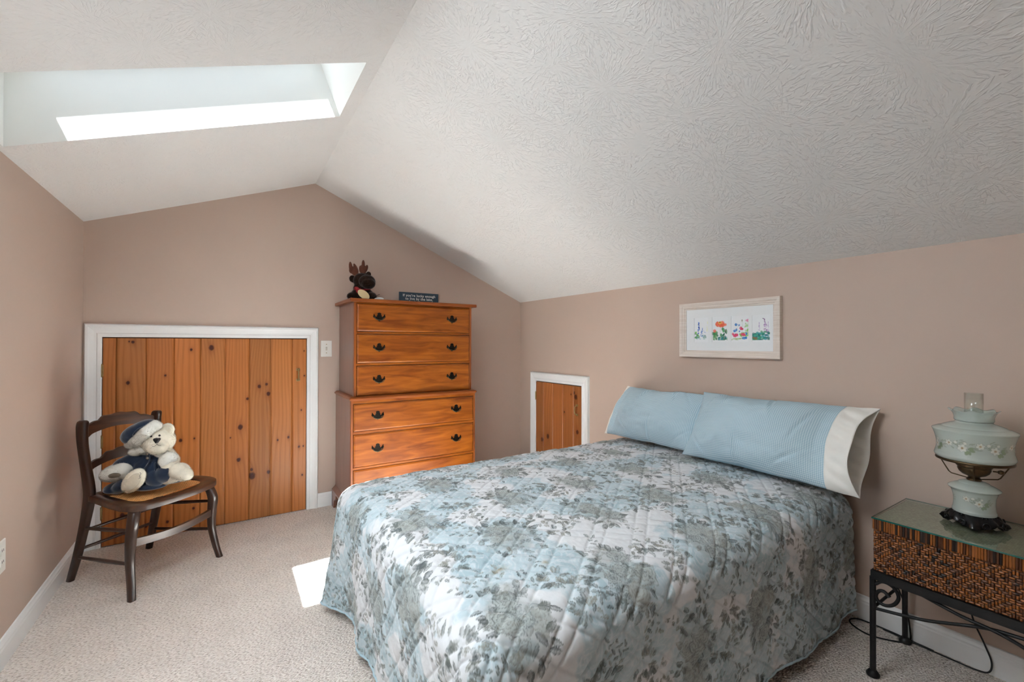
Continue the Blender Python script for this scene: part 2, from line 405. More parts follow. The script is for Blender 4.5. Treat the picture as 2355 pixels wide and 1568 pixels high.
rr_ = N_.new('ShaderNodeValToRGB'); rr_.color_ramp.elements[0].color = (.78, .78, .78, 1); rr_.color_ramp.elements[1].color = (.84, .84, .84, 1)
L_.new(nt_.outputs['Fac'], rr_.inputs['Fac']); L_.new(rr_.outputs[0], tl_.inputs['Color'])
b_s.inputs['Base Color'].default_value = (.8, .8, .8, 1); b_s.inputs['Roughness'].default_value = .9
ms_ = N_.new('ShaderNodeMixShader'); ms_.inputs[0].default_value = .38; L_.new(tl_.outputs[0], ms_.inputs[1]); L_.new(b_s.outputs[0], ms_.inputs[2]); L_.new(ms_.outputs[0], o_s.inputs['Surface'])
mk('blind', lift(k0, .04), [(0, 1, 2, 3)], bm_, win3)  # added cloth that spreads the sun into soft fill light
# side window added out of view on the left to brighten the room
win2 = struct(thing('fill_window', 'added window for fill light in the left wall', None))
ym_ = (WY0+WY1)/2
for lo_, hi_ in (((XL-.08, WY0, WZ0), (XL+.02, WY0+.05, WZ1)), ((XL-.08, WY1-.05, WZ0), (XL+.005, WY1, WZ1)),
                 ((XL-.08, WY0+.05, WZ0), (XL+.02, WY1-.05, WZ0+.05)), ((XL-.08, WY0+.05, WZ1-.05), (XL+.02, WY1-.05, WZ1)),
                 ((XL-.05, ym_-.015, WZ0+.05), (XL-.02, ym_+.015, WZ1-.05))):
    f2 = B(); f2.box(lo_, hi_); f2.out('window_frame', TRIM, win2)
mk('pane', [(XL-.035, WY0+.05, WZ0+.05), (XL-.035, WY1-.05, WZ0+.05), (XL-.035, WY1-.05, WZ1-.05), (XL-.035, WY0+.05, WZ1-.05)], [(0, 1, 2, 3)], CLEAR, win2)

eave = B(); eave.box((XL-0.75, WY0-.5, 1.62), (XL-0.004, WY1-.02, 1.70)); struct(eave.out('sun_block_eave', TRIM), 'added sun-blocking eave over the side window')  # unseen slab added to keep the sun out of the side window

# baseboards and casings: a moulded profile swept along a line
def sweep(name, paths, mat=TRIM, closed=False, kind='structure', parent=None, smooth=None):
    """paths: one polyline per profile point, all of equal length"""
    n = len(paths); m = len(paths[0]); v = [p for q in paths for p in q]; f = []
    for k in range(n):
        for i in range(m if closed else m-1):
            j = (i+1) % m
            f.append((k*m+i, k*m+j, ((k+1) % n)*m+j, ((k+1) % n)*m+i))
    if not closed:
        f.append(tuple(k*m for k in range(n))); f.append(tuple(k*m+m-1 for k in range(n-1, -1, -1)))
    b = B(); b.add(v, f)
    o = b.out(name, mat, parent, smooth=smooth)
    if kind: o['kind'] = kind
    return o
BBP = [(0.0, 0.0), (0.014, 0.0), (0.014, 0.066), (0.012, 0.072), (0.012, 0.078), (0.007, 0.086), (0.005, 0.094), (0.0, 0.096)]
sweep('baseboard_left', [[(XL+p, YR, z), (XL+p, YB-0.001, z)] for p, z in BBP])
sweep('baseboard_right', [[(XR-p, YR, z), (XR-p, 2.36, z)] for p, z in BBP])
sweep('baseboard_back', [[(0.535, YB-p, z), (XR-0.001, YB-p, z)] for p, z in BBP])
CP = [(0.0, 0.0), (0.0, 0.012), (0.004, 0.015), (0.018, 0.015), (0.024, 0.011), (0.034, 0.012), (0.050, 0.017), (0.058, 0.021), (0.068, 0.021), (0.072, 0.017), (0.076, 0.0)]
def casing(name, a0, a1, zt, P, label):
    o = sweep(name, [[P(a0-d, 0.0, p), P(a0-d, zt+d, p), P(a1+d, zt+d, p), P(a1+d, 0.0, p)] for d, p in CP]); o['label'] = label
    return o
DX0, DX1, DZ = -0.590, 0.464, 1.183
casing('trim_2', DX0, DX1, DZ, lambda a, z, p: (a, YB-p, z), 'white moulded casing around the wide plank door')
casing('trim_3', -3.082, -2.498, 0.831, lambda a, z, p: (XR-p, -a, z), 'white moulded casing around the small plank door')

# ------------------------------------------------------------------ plank doors, painted plank by plank
def planks(W, H, step, bounds, knots, base, seed):
    """returns depth and colour over a (nu,nv) grid of a tongue-and-groove pine panel"""
    nu, nv = int(W/step)+1, int(H/step)+1
    x = np.linspace(0, W, nu)[:, None]*np.ones((1, nv)); z = np.linspace(0, H, nv)[None, :]*np.ones((nu, 1))
    pid = np.zeros((nu, nv), int); dgro = np.full((nu, nv), 9.0)
    for b in bounds[1:-1]:
        pid += (x > b); dgro = np.minimum(dgro, np.abs(x-b))
    rnd = np.random.RandomState(seed); k = len(bounds)
    tone = rnd.uniform(0.84, 1.14, k); hue = rnd.uniform(-1, 1, k); ph = rnd.uniform(0, 50, k); fq = rnd.uniform(50, 95, k); cen = rnd.uniform(-.03, .03, k)
    xc = np.array([(bounds[i]+bounds[i+1])/2 for i in range(k-1)]+[0])
    u = x-xc[pid]-cen[pid]
    warp = (fbm(z*1.6+ph[pid], pid*7.3, seed, 3)-.5)*0.05
    g = u+warp+0.0035*(fbm(x*22, z*3.5+ph[pid], seed+5)-.5)
    arch = np.abs(g)*(1+0.35*np.sin(z*2.2+ph[pid]))
    kn = np.zeros((nu, nv)); kr = np.zeros((nu, nv)); halo = np.zeros((nu, nv))
    for (kx, kz, r) in knots:
        d = (x-kx)/r; e = (z-kz)/(r*1.25)
        rr = np.sqrt(d*d+e*e)*(1+0.25*(vn(x*140, z*140, seed+3)-.5))
        same = pid == int(sum(kx > b for b in bounds[1:-1]))
        arch = arch+np.where(same, r*0.9*np.exp(-(d/2.2)**2-(e/4.5)**2), 0)
        kn = np.maximum(kn, np.where(same, sstep(1.15, 0.7, rr), 0))
        kr = np.maximum(kr, np.where(same, np.exp(-((rr-1.0)/.22)**2), 0))
        halo = np.maximum(halo, np.where(same, np.exp(-(d/2.0)**2-(e/3.2)**2), 0))
    rings = 0.5+0.5*np.sin(arch*fq[pid]*2*PI/1.6+ph[pid]*3)
    rings = sstep(0.35, 1.0, rings)
    streak = fbm(x*260, z*2.4+ph[pid], seed+9, 3)
    t = tone[pid]*(1.04-0.15*rings-0.20*(streak-.5))*(0.97+0.12*(fbm(x*9, z*1.1+ph[pid], seed+2, 2)-.5)*2)
    base = np.array(base)
    col = base[None, None, :]*t[..., None]
    col = col*(1+np.stack([0.02*hue[pid], -0.04*hue[pid]-0.05*rings, -0.12*hue[pid]-0.12*rings], -1))
    dark = np.array(lin(66, 22, 4)); mid = np.array(lin(128, 62, 22))
    col = col*(1-0.45*halo[..., None])+mid*0.45*halo[..., None]
    col = col*(1-kn[..., None])+(dark*(0.8+0.7*vn(x*200, z*200, seed+4))[..., None])*kn[..., None]
    col = col*(1-0.75*kr[..., None])+dark*0.75*kr[..., None]
    groove = np.exp(-(dgro/0.0042)**2); line = np.exp(-(dgro/0.0016)**2)
    col = col*(1-0.45*line[..., None])
    depth = 0.006*groove
    return x, z, depth, np.clip(col, 0.004, 1)

bx = [v-DX0-0.004 for v in (-0.585, -0.531, -0.399, -0.269, -0.138, -0.010, 0.122, 0.245, 0.374, 0.461)]; bx[0] = 0
kn = [(-0.457,1.155,.008),(-0.474,1.158,.004),(-0.478,.920,.009),(-0.184,1.109,.007),(-0.082,1.121,.014),(.179,.865,.010),(.221,.878,.008),(.232,.814,.012),(.113,.789,.008),(.074,.609,.014),(.066,.400,.011),(.021,.547,.004),(-.233,.560,.009),(-.166,.564,.005),(-.308,.956,.006),(.140,.285,.020),(.137,.327,.009),(.235,.296,.011),(.352,.513,.007),(.288,.501,.006),(.417,.441,.007),(.444,.442,.005),(.438,.245,.006),(.447,1.097,.004),(.449,.926,.005),(.431,.691,.005),(-.499,.164,.011),(-.294,.082,.008),(-.395,.081,.011),(-.168,.137,.007)]
kn = [(a, b, r*.82) for a, b, r in kn]
x, z, dp, cl = planks(DX1-DX0-0.008, DZ-0.012, 0.0026, bx, [(a-DX0-0.004, b-0.006, r) for a, b, r in kn], lin(190, 118, 62), 11)
door = struct(thing('door_1', 'wide low door of varnished knotty pine planks', None, (DX0+0.004, YB-0.010, 0.006)))
slabgrid('plank_panel', np.stack([x, dp, z], -1), cl, PINE, door, (0, 0.0085, 0), smooth=60)
j = B(); j.box((-0.0038, 0.0088, -0.004), (DX1-DX0-0.0042, 0.0098, DZ-0.0065)); j.out('jamb_gap_strip', DARKJAMB, door)  # brown jamb edge, its dark colour also standing for the gap's shade
def pull(name, parent, M4, H=0.088):
    """brass pull: two flared plates with a slim bowed grip"""
    b = B()
    for s in (-1, 1):
        zc_ = s*(H/2-0.008)
        b.box((-0.012, -0.003, zc_-0.008), (0.012, 0, zc_+0.008)); b.ball((0, -0.006, zc_), 0.0065, 10, 6)
        b.ball((-0.008, -0.003, zc_), 0.002, 6, 4); b.ball((0.008, -0.003, zc_), 0.002, 6, 4)
    b.tube(spline([(0, -0.004, -H/2+.010), (0, -0.022, -H/2+.018), (0, -0.026, 0), (0, -0.022, H/2-.018), (0, -0.004, H/2-.010)], 6), 0.0042, 8)
    b.ball((0, -0.026, 0), (0.005, 0.0045, 0.010), 8, 6)
    b.v = [tuple(M4 @ Vector(p)) for p in b.v]
    return b.out(name, BRASS, parent, smooth=50)
pull('door_handle', door, Matrix.Translation((0.410-DX0-0.004, 0, 0.928)))
def hinge(parent, M4):
    b = B(); b.tube([(0, -0.004, -0.033), (0, -0.004, 0.033)], 0.0032, 10); b.ball((0, -0.004, 0.035), 0.003, 8, 5); b.ball((0, -0.004, -0.035), 0.003, 8, 5)
    b.box((-0.004, -0.002, -0.032), (0.006, -0.0005, 0.032))
    b.v = [tuple(M4 @ Vector(p)) for p in b.v]
    return b.out('hinge', BRASS, parent, smooth=50)
for hz in (0.994, 0.594, 0.192): hinge(door, Matrix.Translation((-0.003, -0.001, hz-.006)))
# small door, in the right wall (its panel's x axis runs towards the viewer, -y)
SW, SH = 0.576, 0.820
sb = [0, 3.078-2.975, 3.078-2.850, 3.078-2.722, 3.078-2.594, SW]
sk = [(3.078-a, b-.004, r) for a, b, r in ((2.547,.477,.012),(2.993,.339,.013),(2.913,.380,.014),(2.565,.742,.014),(2.585,.772,.009),(2.62,.757,.005),(2.7,.61,.006))]
x, z, dp, cl = planks(SW, SH, 0.0026, sb, sk, lin(172, 104, 56), 23)
door2 = struct(thing('door_2', 'small low pine plank door in the right wall', None, (XR-0.010, 3.078, 0.004), -PI/2))
slabgrid('plank_panel', np.stack([x, dp, z], -1), cl, PINE, door2, (0, 0.0085, 0), smooth=60)
j = B(); j.box((-0.0038, 0.0088, -0.002), (SW+.0038, 0.0098, SH+0.006)); j.out('jamb_gap_strip', DARKJAMB, door2)  # same dark strip, shade of the gap put into its colour
pull('door_handle', door2, Matrix.Translation((3.078-2.550, 0, 0.640)))
hinge(door2, Matrix.Translation((-0.003, -0.001, 0.70))); hinge(door2, Matrix.Translation((-0.003, -0.001, 0.16)))

# ------------------------------------------------------------------ switch and socket
sw = thing('light_switch', 'white toggle light switch on the back wall between door and chest', 'light switch', (0.592, YB-0.0005, 1.112))
b = B(); b.box((-0.0365, -0.006, -0.0575), (0.0365, 0, 0.0575)); b.out('plate', WHITEPLASTIC, sw, bevel=0.003)
b = B(); b.box((-0.006, -0.0075, -0.013), (0.006, -0.0062, 0.013)); b.box((-0.004, -0.018, 0.0), (0.004, -0.0076, 0.009)); b.out('toggle', M('switch_toggle', lin(205, 200, 190), .4, amt=.02), sw, bevel=0.001)
for s in (-1, 1):
    b = B(); b.ball((0, -0.0062, s*0.030), (0.0032, 0.0012, 0.0032), 10, 6); b.out('screw', BRASS, sw, smooth=60)
so = thing('wall_socket', 'white double electrical outlet low on the left wall', 'outlet', (XL+0.0005, 2.291, 0.391), 0)
b = B(); b.box((0, -0.035, -0.0575), (0.006, 0.035, 0.0575)); b.out('plate', WHITEPLASTIC, so, bevel=0.003)
for s in (-1, 1):
    b = B(); b.stack([((0.0062, 0, s*0.020), .0165, .0145, (0,1,0), (0,0,1)), ((0.0085, 0, s*0.020), .0155, .0135, (0,1,0), (0,0,1))], 20, 3.2); b.out('receptacle', WHITEPLASTIC, so, smooth=40)
    b = B()
    for dy, dz in ((-.006, .004), (.006, .004)): b.box((.0086, dy-.0012, s*.020+dz-.004), (.0090, dy+.0012, s*.020+dz+.004))
    b.out('slot', BLACKIRON, so)
# ------------------------------------------------------------------ chest of drawers
MAPLE = M('golden_maple', lin(112, 48, 6), 0.42, amt=0.2, scale=4.0, stretch=(1.0, 6, 7), col2=lin(170, 94, 22), detail=8, coat=0.18, coatrough=0.25, distort=0.9, spec=.35)
MAPLEV = M('golden_maple_upright', lin(122, 56, 10), 0.40, scale=5.5, stretch=(9, 6, 0.9), col2=lin(158, 84, 22), detail=6, coat=0.18, coatrough=0.25)
SHADEWOOD = M('shaded_side_maple', lin(118, 76, 62), 0.32, scale=7, stretch=(6, 6, 0.6), col2=lin(138, 93, 76), detail=6, coat=0.4, coatrough=0.2)  # maple made darker and redder: the side's shade put into the colour
MAPLETOP = M('maple_top_board', lin(124, 62, 30), 0.35, scale=6, stretch=(1, 6, 6), col2=lin(146, 80, 34), detail=5, coat=0.08, spec=.3, coatrough=0.25)
BRONZE = M('blackened_bronze', lin(44, 38, 32), 0.42, metal=0.85, amt=0.3, scale=50)
BAILMETAL = M('worn_bail_metal', lin(92, 88, 70), 0.35, metal=0.9, amt=0.2, scale=60)
DRW = thing('chest_of_drawers', 'tall golden maple chest on chest with batwing pulls, behind the bed', 'chest of drawers', (1.0915, 3.1, 0))
def wb(lo, hi): return B().box((lo[0]-1.0915, lo[1]-3.1, lo[2]), (hi[0]-1.0915, hi[1]-3.1, hi[2]))
def addb(b, lo, hi): return b.box((lo[0]-1.0915, lo[1]-3.1, lo[2]), (hi[0]-1.0915, hi[1]-3.1, hi[2]))
YK = 3.318
UX0, UX1, UY = 0.6745, 1.511, 2.885
LX0, LX1, LY = 0.652, 1.530, 2.862
b = wb((0.645, 2.856, 1.414), (1.540, 3.325, 1.4355)); b.out('top_board', MAPLETOP, DRW, bevel=0.004)
# cases: face frames with openings, side boards and backs
def case(name, x0, x1, y, z0, z1, st, opens):
    for a, c in ((x0+.001, x0+st), (x1-st, x1-.001)):
        b = B(); addb(b, (a, y, z0), (c, y+.022, z1)); b.out(name+'_stile', MAPLEV, DRW, bevel=0.001)
    zz = [z0]+[q for o in opens for q in o]+[z1]
    for k in range(0, len(zz), 2):
        if zz[k+1]-zz[k] > 0.002:
            b = B(); addb(b, (x0+st, y, zz[k]), (x1-st, y+.022, zz[k+1])); b.out(name+'_rail', MAPLE, DRW, bevel=0.001)
    for a, c in ((x0, x0+.018), (x1-.018, x1)):
        b = B(); addb(b, (a, y+.022, z0), (c, YK, z1)); b.out(name+'_side', SHADEWOOD, DRW, bevel=0.001)
    b = B(); addb(b, (x0+.018, YK-.010, z0), (x1-.018, YK-.002, z1)); addb(b, (x0+.018, y+.03, z0), (x1-.018, YK-.010, z0+.01))
    addb(b, (x0+.018, y+.024, z0+.01), (x1-.018, y+.030, z1)); b.out(name+'_back', DARKJAMB, DRW)
UO = [(0.812, 1.007), (1.021, 1.211), (1.224, 1.406)]
LO = [(0.140, 0.352), (0.366, 0.575), (0.592, 0.768)]
case('upper_case', UX0, UX1, UY, 0.806, 1.414, 0.016, UO)
case('lower_case', LX0, LX1, LY, 0.118, 0.790, 0.014, LO)
# stepped waist moulding and base
def frame_mould(name, x0, x1, y, prof, mat):
    """prof: (outward, z) swept round left side, front and right side"""
    ps = [[(x0-d-1.0915, YK-3.1, z), (x0-d-1.0915, y-d-3.1, z), (x1+d-1.0915, y-d-3.1, z), (x1+d-1.0915, YK-3.1, z)] for d, z in prof]
    return sweep(name, ps, mat, kind=None, parent=DRW, smooth=30)
frame_mould('waist_moulding', LX0, LX1, LY, [(-.03, .786), (0, .786), (.003, .790), (.009, .796), (.009, .802), (.004, .806), (-.008, .812), (-.03, .812)], MAPLETOP)
frame_mould('base_moulding', LX0, LX1, LY, [(-.02, .108), (.024, .108), (.024, .120), (.018, .126), (.014, .130), (.006, .138), (0, .146), (-.02, .146)], SHADEWOOD)
def bracket(x, sx, y, sy, side):
    poly = [(0, .108), (0, 0), (.055, 0), (.060, .03), (.075, .055), (.10, .07), (.125, .078), (.13, .108)]
    b = B()
    b.prism(poly, 0, .018, U=(sx, 0, 0), V=(0, 0, 1), N=(0, sy, 0), o=(x-1.0915, y-3.1, 0))
    b.prism(poly, 0, .018, U=(0, sy, 0), V=(0, 0, 1), N=(sx, 0, 0), o=(x-1.0915, y-3.1, 0))
    return b.out('bracket_foot', SHADEWOOD, DRW, bevel=0.002)
for x, sx in ((LX0-.024, 1), (LX1+.024, -1)):
    bracket(x, sx, LY-.024, 1, 0); bracket(x, sx, YK, -1, 0)
half = [(0, -.026), (.004, -.0235), (.0075, -.020), (.012, -.0165), (.0185, -.014), (.024, -.009), (.026, -.003), (.030, -.005), (.036, -.003), (.040, .003), (.0395, .009),
        (.036, .0125), (.0375, .017), (.0365, .0205), (.033, .0205), (.0315, .0165), (.030, .0125), (.0265, .010), (.0245, .0065), (.021, .004), (.0165, .0045), (.0145, .0085),
        (.0165, .012), (.0145, .0155), (.0115, .014), (.0105, .017), (.0125, .0215), (.011, .0265), (.007, .0295), (0, .031)]
plate = half+[(-a, c) for a, c in half[-2:0:-1]]
def drawer_pull(parent, x, z, y):
    b = B(); b.prism(plate, -.0022, 0, o=(x, y, z))
    for s in (-1, 1): b.ball((x+s*.032, y-.006, z+.004), (.0052, .006, .0052), 12, 8)
    o = b.out('pull', BRONZE, parent, smooth=35)
    b = B(); b.tube(spline([(x-.032, y-.010, z+.002), (x-.028, y-.0125, z-.008), (x-.016, y-.014, z-.0155), (x, y-.0145, z-.018), (x+.016, y-.014, z-.0155), (x+.028, y-.0125, z-.008), (x+.032, y-.010, z+.002)], 5), .0023, 8)
    b.out('bail', BAILMETAL, parent, smooth=60)
for (x0, x1, y, opens, hx) in ((UX0+.016, UX1-.016, UY, UO, (.832, 1.350)), (LX0+.014, LX1-.014, LY, LO, (.818, 1.374))):
    for (z0, z1) in opens:
        b = B(); g = .0025
        # lipped drawer front with a thumbnail edge
        X0, X1, Z0, Z1 = x0+g-1.0915, x1-g-1.0915, z0+g, z1-g; Yf = y-3.1
        rings = [[(X0+i, Yf+d, Z0+i), (X1-i, Yf+d, Z0+i), (X1-i, Yf+d, Z1-i), (X0+i, Yf+d, Z1-i)] for i, d in ((0, .016), (0, -.001), (.0015, -.003), (.005, -.0045), (.008, -.0065), (.010, -.007))]
        v = [p for r in rings for p in r]; f = [(3, 2, 1, 0), (20, 21, 22, 23)]
        for k in range(5):
            for i in range(4): f.append((k*4+i, k*4+(i+1) % 4, k*4+4+(i+1) % 4, k*4+4+i))
        b.add(v, f); d = b.out('drawer', MAPLE, DRW)
        for h in hx: drawer_pull(d, h-1.0915, (z0+z1)/2+.004, Yf-.007)

# ------------------------------------------------------------------ small lettered sign leaning on the wall
sg = thing('sign', 'small slate blue sign with white lettering standing on the chest of drawers', 'sign', (1.262, 3.292, 1.436))
SLATE = M('slate_blue_board', lin(44, 66, 82), 0.6, amt=0.06, scale=20); WHITEINK = M('white_lettering', lin(225, 228, 226), 0.6, amt=0.01)
b = B(); b.box((-.160, -.006, 0), (.160, .006, .109)); b.out('board', SLATE, sg, bevel=.0008)
for txt, z in (("If you're lucky enough", .0765), ("to live by the lake,", .0515), ("you're lucky enough.", .0265)):
    cu = bpy.data.curves.new('line', 'FONT'); cu.body = txt; cu.align_x = 'CENTER'; cu.size = .0262; cu.extrude = .0003; cu.offset = .0006; cu.space_character = 1.12
    t = bpy.data.objects.new('line', cu); COL.objects.link(t)
    bpy.context.view_layer.update()
    me = bpy.data.meshes.new_from_object(t.evaluated_get(bpy.context.evaluated_depsgraph_get())); bpy.data.objects.remove(t)
    co_ = np.array([v.co[:] for v in me.vertices]); pf = [tuple(p.vertices) for p in me.polygons]
    b = B(); b.add([(p[0], -.0064+p[2]*0.5, z+p[1]) for p in co_], pf)
    # slab serifs: short bars along the base line and the cap line
    b.out('lettering', WHITEINK, sg)

# ------------------------------------------------------------------ framed watercolours
LIMED = M('limed_wood_frame', lin(214, 200, 188), 0.55, amt=0.12, scale=6, stretch=(3, 1.2, 30), col2=lin(230, 222, 214), detail=5)
MATB = M('white_mat_board', lin(232, 236, 238), 0.8, amt=0.008, scale=40)
PAINTED = M('painted_surface', (1, 1, 1), 0.8, amt=0.02, scale=30, attr=True)
PY0, PY1, PZ0, PZ1 = 1.0735, 1.6345, 1.0775, 1.3800
pic = thing('picture_frame', 'framed row of four small flower watercolours on the right wall', 'picture', (XR-.001, (PY0+PY1)/2, PZ0))
def pp(a, z, p): return (-p, a-(PY0+PY1)/2, z-PZ0)
FP = [(0.0, .004), (0.0, .013), (.004, .0155), (.008, .0150), (.010, .019), (.020, .020), (.022, .024), (.032, .027), (.037, .026), (.038, .0)]
IY0, IY1, IZ0, IZ1 = PY0+.038, PY1-.038, PZ0+.036, PZ1-.036
sweep('frame', [[pp(IY0-d, IZ0-d, p), pp(IY1+d, IZ0-d, p), pp(IY1+d, IZ1+d, p), pp(IY0-d, IZ1+d, p)] for d, p in FP], LIMED, closed=True, kind=None, parent=pic)
wins = [(1.461, 1.548), (1.348, 1.438), (1.236, 1.328), (1.129, 1.217)]; WZ = (1.161, 1.297)
cuts = [IY0-.004]+[c for w_ in sorted(wins) for c in w_]+[IY1+.004]
b = B()
def mb(y0, y1, z0, z1): b.box((-.0085, y0-(PY0+PY1)/2, z0-PZ0), (-.0065, y1-(PY0+PY1)/2, z1-PZ0))
mb(cuts[0], cuts[-1], IZ0-.004, WZ[0]); mb(cuts[0], cuts[-1], WZ[1], IZ1+.004)
for k in range(0, len(cuts), 2): mb(cuts[k], cuts[k+1], WZ[0], WZ[1])
b.out('mat_board', MATB, pic)
rp = np.random.RandomState(5)
def blot(I, cx, cy, rx, ry, col, a=0.9, rot=0, seed=0, rag=0.25):
    n, m = I.shape[:2]; X, Y = np.meshgrid(np.linspace(0, 1, n), np.linspace(0, 1.5, m), indexing='ij')
    c, s = math.cos(rot), math.sin(rot); dx, dy = X-cx, Y-cy; u, v = (dx*c+dy*s)/rx, (-dx*s+dy*c)/ry
    r = np.sqrt(u*u+v*v)+rag*(fbm(X*14, Y*14, seed+int(cx*999+cy*77), 2)-.5)*2
    k = (a*sstep(1.08, .86, r)*(0.75+.5*vn(X*20, Y*20, seed)))[..., None]; k = np.clip(k, 0, 1)
    I[:] = I*(1-k)+np.array(lin(*col))*k
def stem(I, pts, w, col, a=.8):
    P = spline([np.array((*p, 0)) for p in pts], 14)
    for p in P: blot(I, p[0], p[1], w, w, col, a*.6, rag=0)
def sheet(kind):
    I = np.ones((84, 126, 3))*np.array(lin(236, 240, 243)); U = rp.uniform
    if kind == 0:
        for i in range(16): blot(I, U(.08, .34), U(.22, .62), .07, .06, [(70,160,60),(120,190,90),(40,120,60)][i % 3], .6)
        for i in range(18): blot(I, U(.2, .8), U(.2, .42), .07, .035, [(60,130,110),(120,180,170),(150,190,210)][i % 3], .55)
        for i in range(34):
            t = U(0, 1); blot(I, .33+U(-.07, .07)*(1.1-t), .5+.7*t, .035, .03, [(40,90,190),(70,140,220),(30,60,150)][i % 3], .85)
        for i in range(22):
            t = U(0, 1); blot(I, .48+.1*t+U(-.1, .1)*(1-t), .35+.5*t, .032, .03, [(50,110,200),(110,160,220),(130,150,210)][i % 3], .7)
        for i in range(10): blot(I, U(.6, .8), U(.3, .8), .02, .025, (150,180,225), .6)
        for i in range(6): blot(I, U(.85, .95), U(.7, 1.3), .03, .08, (235,238,200), .5)
    if kind == 1:
        for i in range(22): blot(I, U(.08, .35), U(.15, .6), .06, .09, [(70,150,90),(40,120,80),(120,180,110)][i % 3], .7, U(-.6, .6))
        for i in range(26): blot(I, U(.55, .95), U(.15, .8), .05, .1, [(50,130,90),(30,100,80),(90,170,110)][i % 3], .75, U(-.8, .3))
        for i in range(12): blot(I, U(.2, .95), U(.13, .3), .06, .05, [(30,120,110),(60,150,160)][i % 2], .7)
        stem(I, [(.52, .2), (.5, .5), (.55, .85)], .012, (110,150,110))
        for p in ((.45,1.02,.2,.14),(.72,1.0,.2,.09),(.58,1.08,.2,.15),(.36,1.08,.13,.12),(.6,.95,.2,.08)): blot(I, *p, (238,106,70), .85)
        blot(I, .52, 1.12, .13, .08, (240,170,90), .9); blot(I, .5, 1.15, .05, .035, (150,130,40), .9); blot(I, .18, .66, .11, .09, (236,110,90), .9); blot(I, .86, .66, .04, .06, (150,140,120), .6)
    if kind == 2:
        stem(I, [(.6, .4), (.65, .8), (.62, 1.2)], .012, (150,180,120)); stem(I, [(.8, .3), (.9, .7), (.95, 1.15)], .014, (130,190,90)); stem(I, [(.35, .4), (.35, .9)], .012, (140,180,140))
        for i in range(24): blot(I, U(.78, .95), U(.35, 1.05), .03, .06, (130,195,80), .6, U(-.7, .7))
        for i in range(10): blot(I, U(.5, .78), U(.35, .6), .05, .05, (120,190,70), .75, U(-.8, .8))
        for p in ((.3,.99,.09,.07),(.46,.96,.06,.06),(.22,.65,.1,.07),(.32,.7,.05,.08),(.48,.6,.04,.05),(.85,.48,.06,.08),(.72,.24,.12,.07),(.84,.25,.06,.08)): blot(I, *p, (45,130,205), .9)
        for p in ((.56,.78,.08,.1),(.62,.74,.08,.06),(.3,.42,.12,.09),(.22,.36,.1,.08),(.12,.46,.07,.08),(.66,.44,.11,.09),(.74,.4,.07,.06)): blot(I, *p, (225,70,115), .88)
        for p in ((.86,1.2,.06,.06),(.94,1.22,.05,.07),(.95,1.14,.05,.04)): blot(I, *p, (230,130,175), .8)
        blot(I, .62, 1.2, .03, .07, (140,130,100), .8)
        for i in range(14): blot(I, U(.05, .6), U(.14, .24), .1, .02, (160,195,120), .6)
    if kind == 3:
        for i in range(90): blot(I, U(.06, .94), U(.12, .5)*(1 if U(0, 1) < .7 else 1.15), .08, .055, [(40,130,120),(70,170,140),(30,105,125),(80,170,180),(40,150,100)][i % 5], .75, U(-.8, .8))
        for i in range(6): blot(I, U(.1, .3), U(.16, .28), .07, .05, (150,120,80), .6)
        for i in range(40):
            t = U(0, 1); blot(I, .75-.08*t+U(-.12, .12)*(1-t), .58+.66*t, .035, .026, [(175,140,195),(200,175,215),(160,120,175)][i % 3], .75)
        stem(I, [(.68, 1.14), (.66, 1.24), (.58, 1.27)], .02, (140,110,150))
        for i in range(18):
            t = U(0, 1); blot(I, .40+U(-.05, .05)*(1-t), .62+.44*t, .025, .03, (195,180,215), .65)
            blot(I, .87+U(-.05, .05)*(1-t), .62+.46*t, .022, .03, (200,185,215), .6)
    e = np.minimum(1, .3); I[:, :int(.095*126)] = np.array(lin(238, 241, 244)); return I
for k, (y0, y1) in enumerate(wins):
    I = sheet(k); n, m = I.shape[:2]
    yy = np.linspace(y1+.003, y0-.003, n)[:, None]*np.ones((1, m)); zz = np.linspace(WZ[0]-.003, WZ[1]+.003, m)[None, :]*np.ones((n, 1))
    P = np.stack([np.full_like(yy, -.0058), yy-(PY0+PY1)/2, zz-PZ0], -1)
    o = slabgrid('watercolour', P, I, PAINTED, pic, (.002, 0, 0))
    o['label'] = ['blue delphinium watercolour', 'orange poppy watercolour', 'pink and blue meadow flowers watercolour', 'lilac foxglove watercolour'][k]
b = B(); b.box((-.0040, IY0-.003-(PY0+PY1)/2, IZ0-.003-PZ0), (-.0010, IY1+.003-(PY0+PY1)/2, IZ1+.003-PZ0)); b.out('backing_board', MATB, pic)
# ------------------------------------------------------------------ bed under the quilt
bed = thing('bed', 'full size bed mostly hidden by its quilt, headed against the right wall', 'bed', (1.32, 1.465, 0))
def bl(p): return (p[0]-1.32, p[1]-1.465, p[2])
TICK = M('mattress_ticking', lin(225, 224, 218), 0.9, amt=0.03, scale=30)
BEDWOOD = M('red_brown_bed_wood', lin(92, 52, 32), 0.45, scale=6, stretch=(6, 6, .8), amt=.2)
def cushionbox(name, lo, hi, r, mat):
    b = B(); b.box(bl(lo), bl(hi)); return b.out(name, mat, bed, bevel=r, seg=4, smooth=40)
cushionbox('mattress', (0.49, 0.86, 0.33), (2.185, 2.04, 0.505), 0.07, TICK)
cushionbox('box_spring', (0.49, 0.86, 0.155), (2.18, 2.04, 0.325), 0.02, TICK)
b = B()
for y in (0.86, 2.01): b.box(bl((0.49, y, 0.115)), bl((2.17, y+.03, 0.152)))
for x in (0.49, 1.3, 2.14): b.box(bl((x, 0.892, 0.115)), bl((x+.03, 2.008, 0.152)))
b.out('bed_frame', BLACKIRON, bed, bevel=.003)
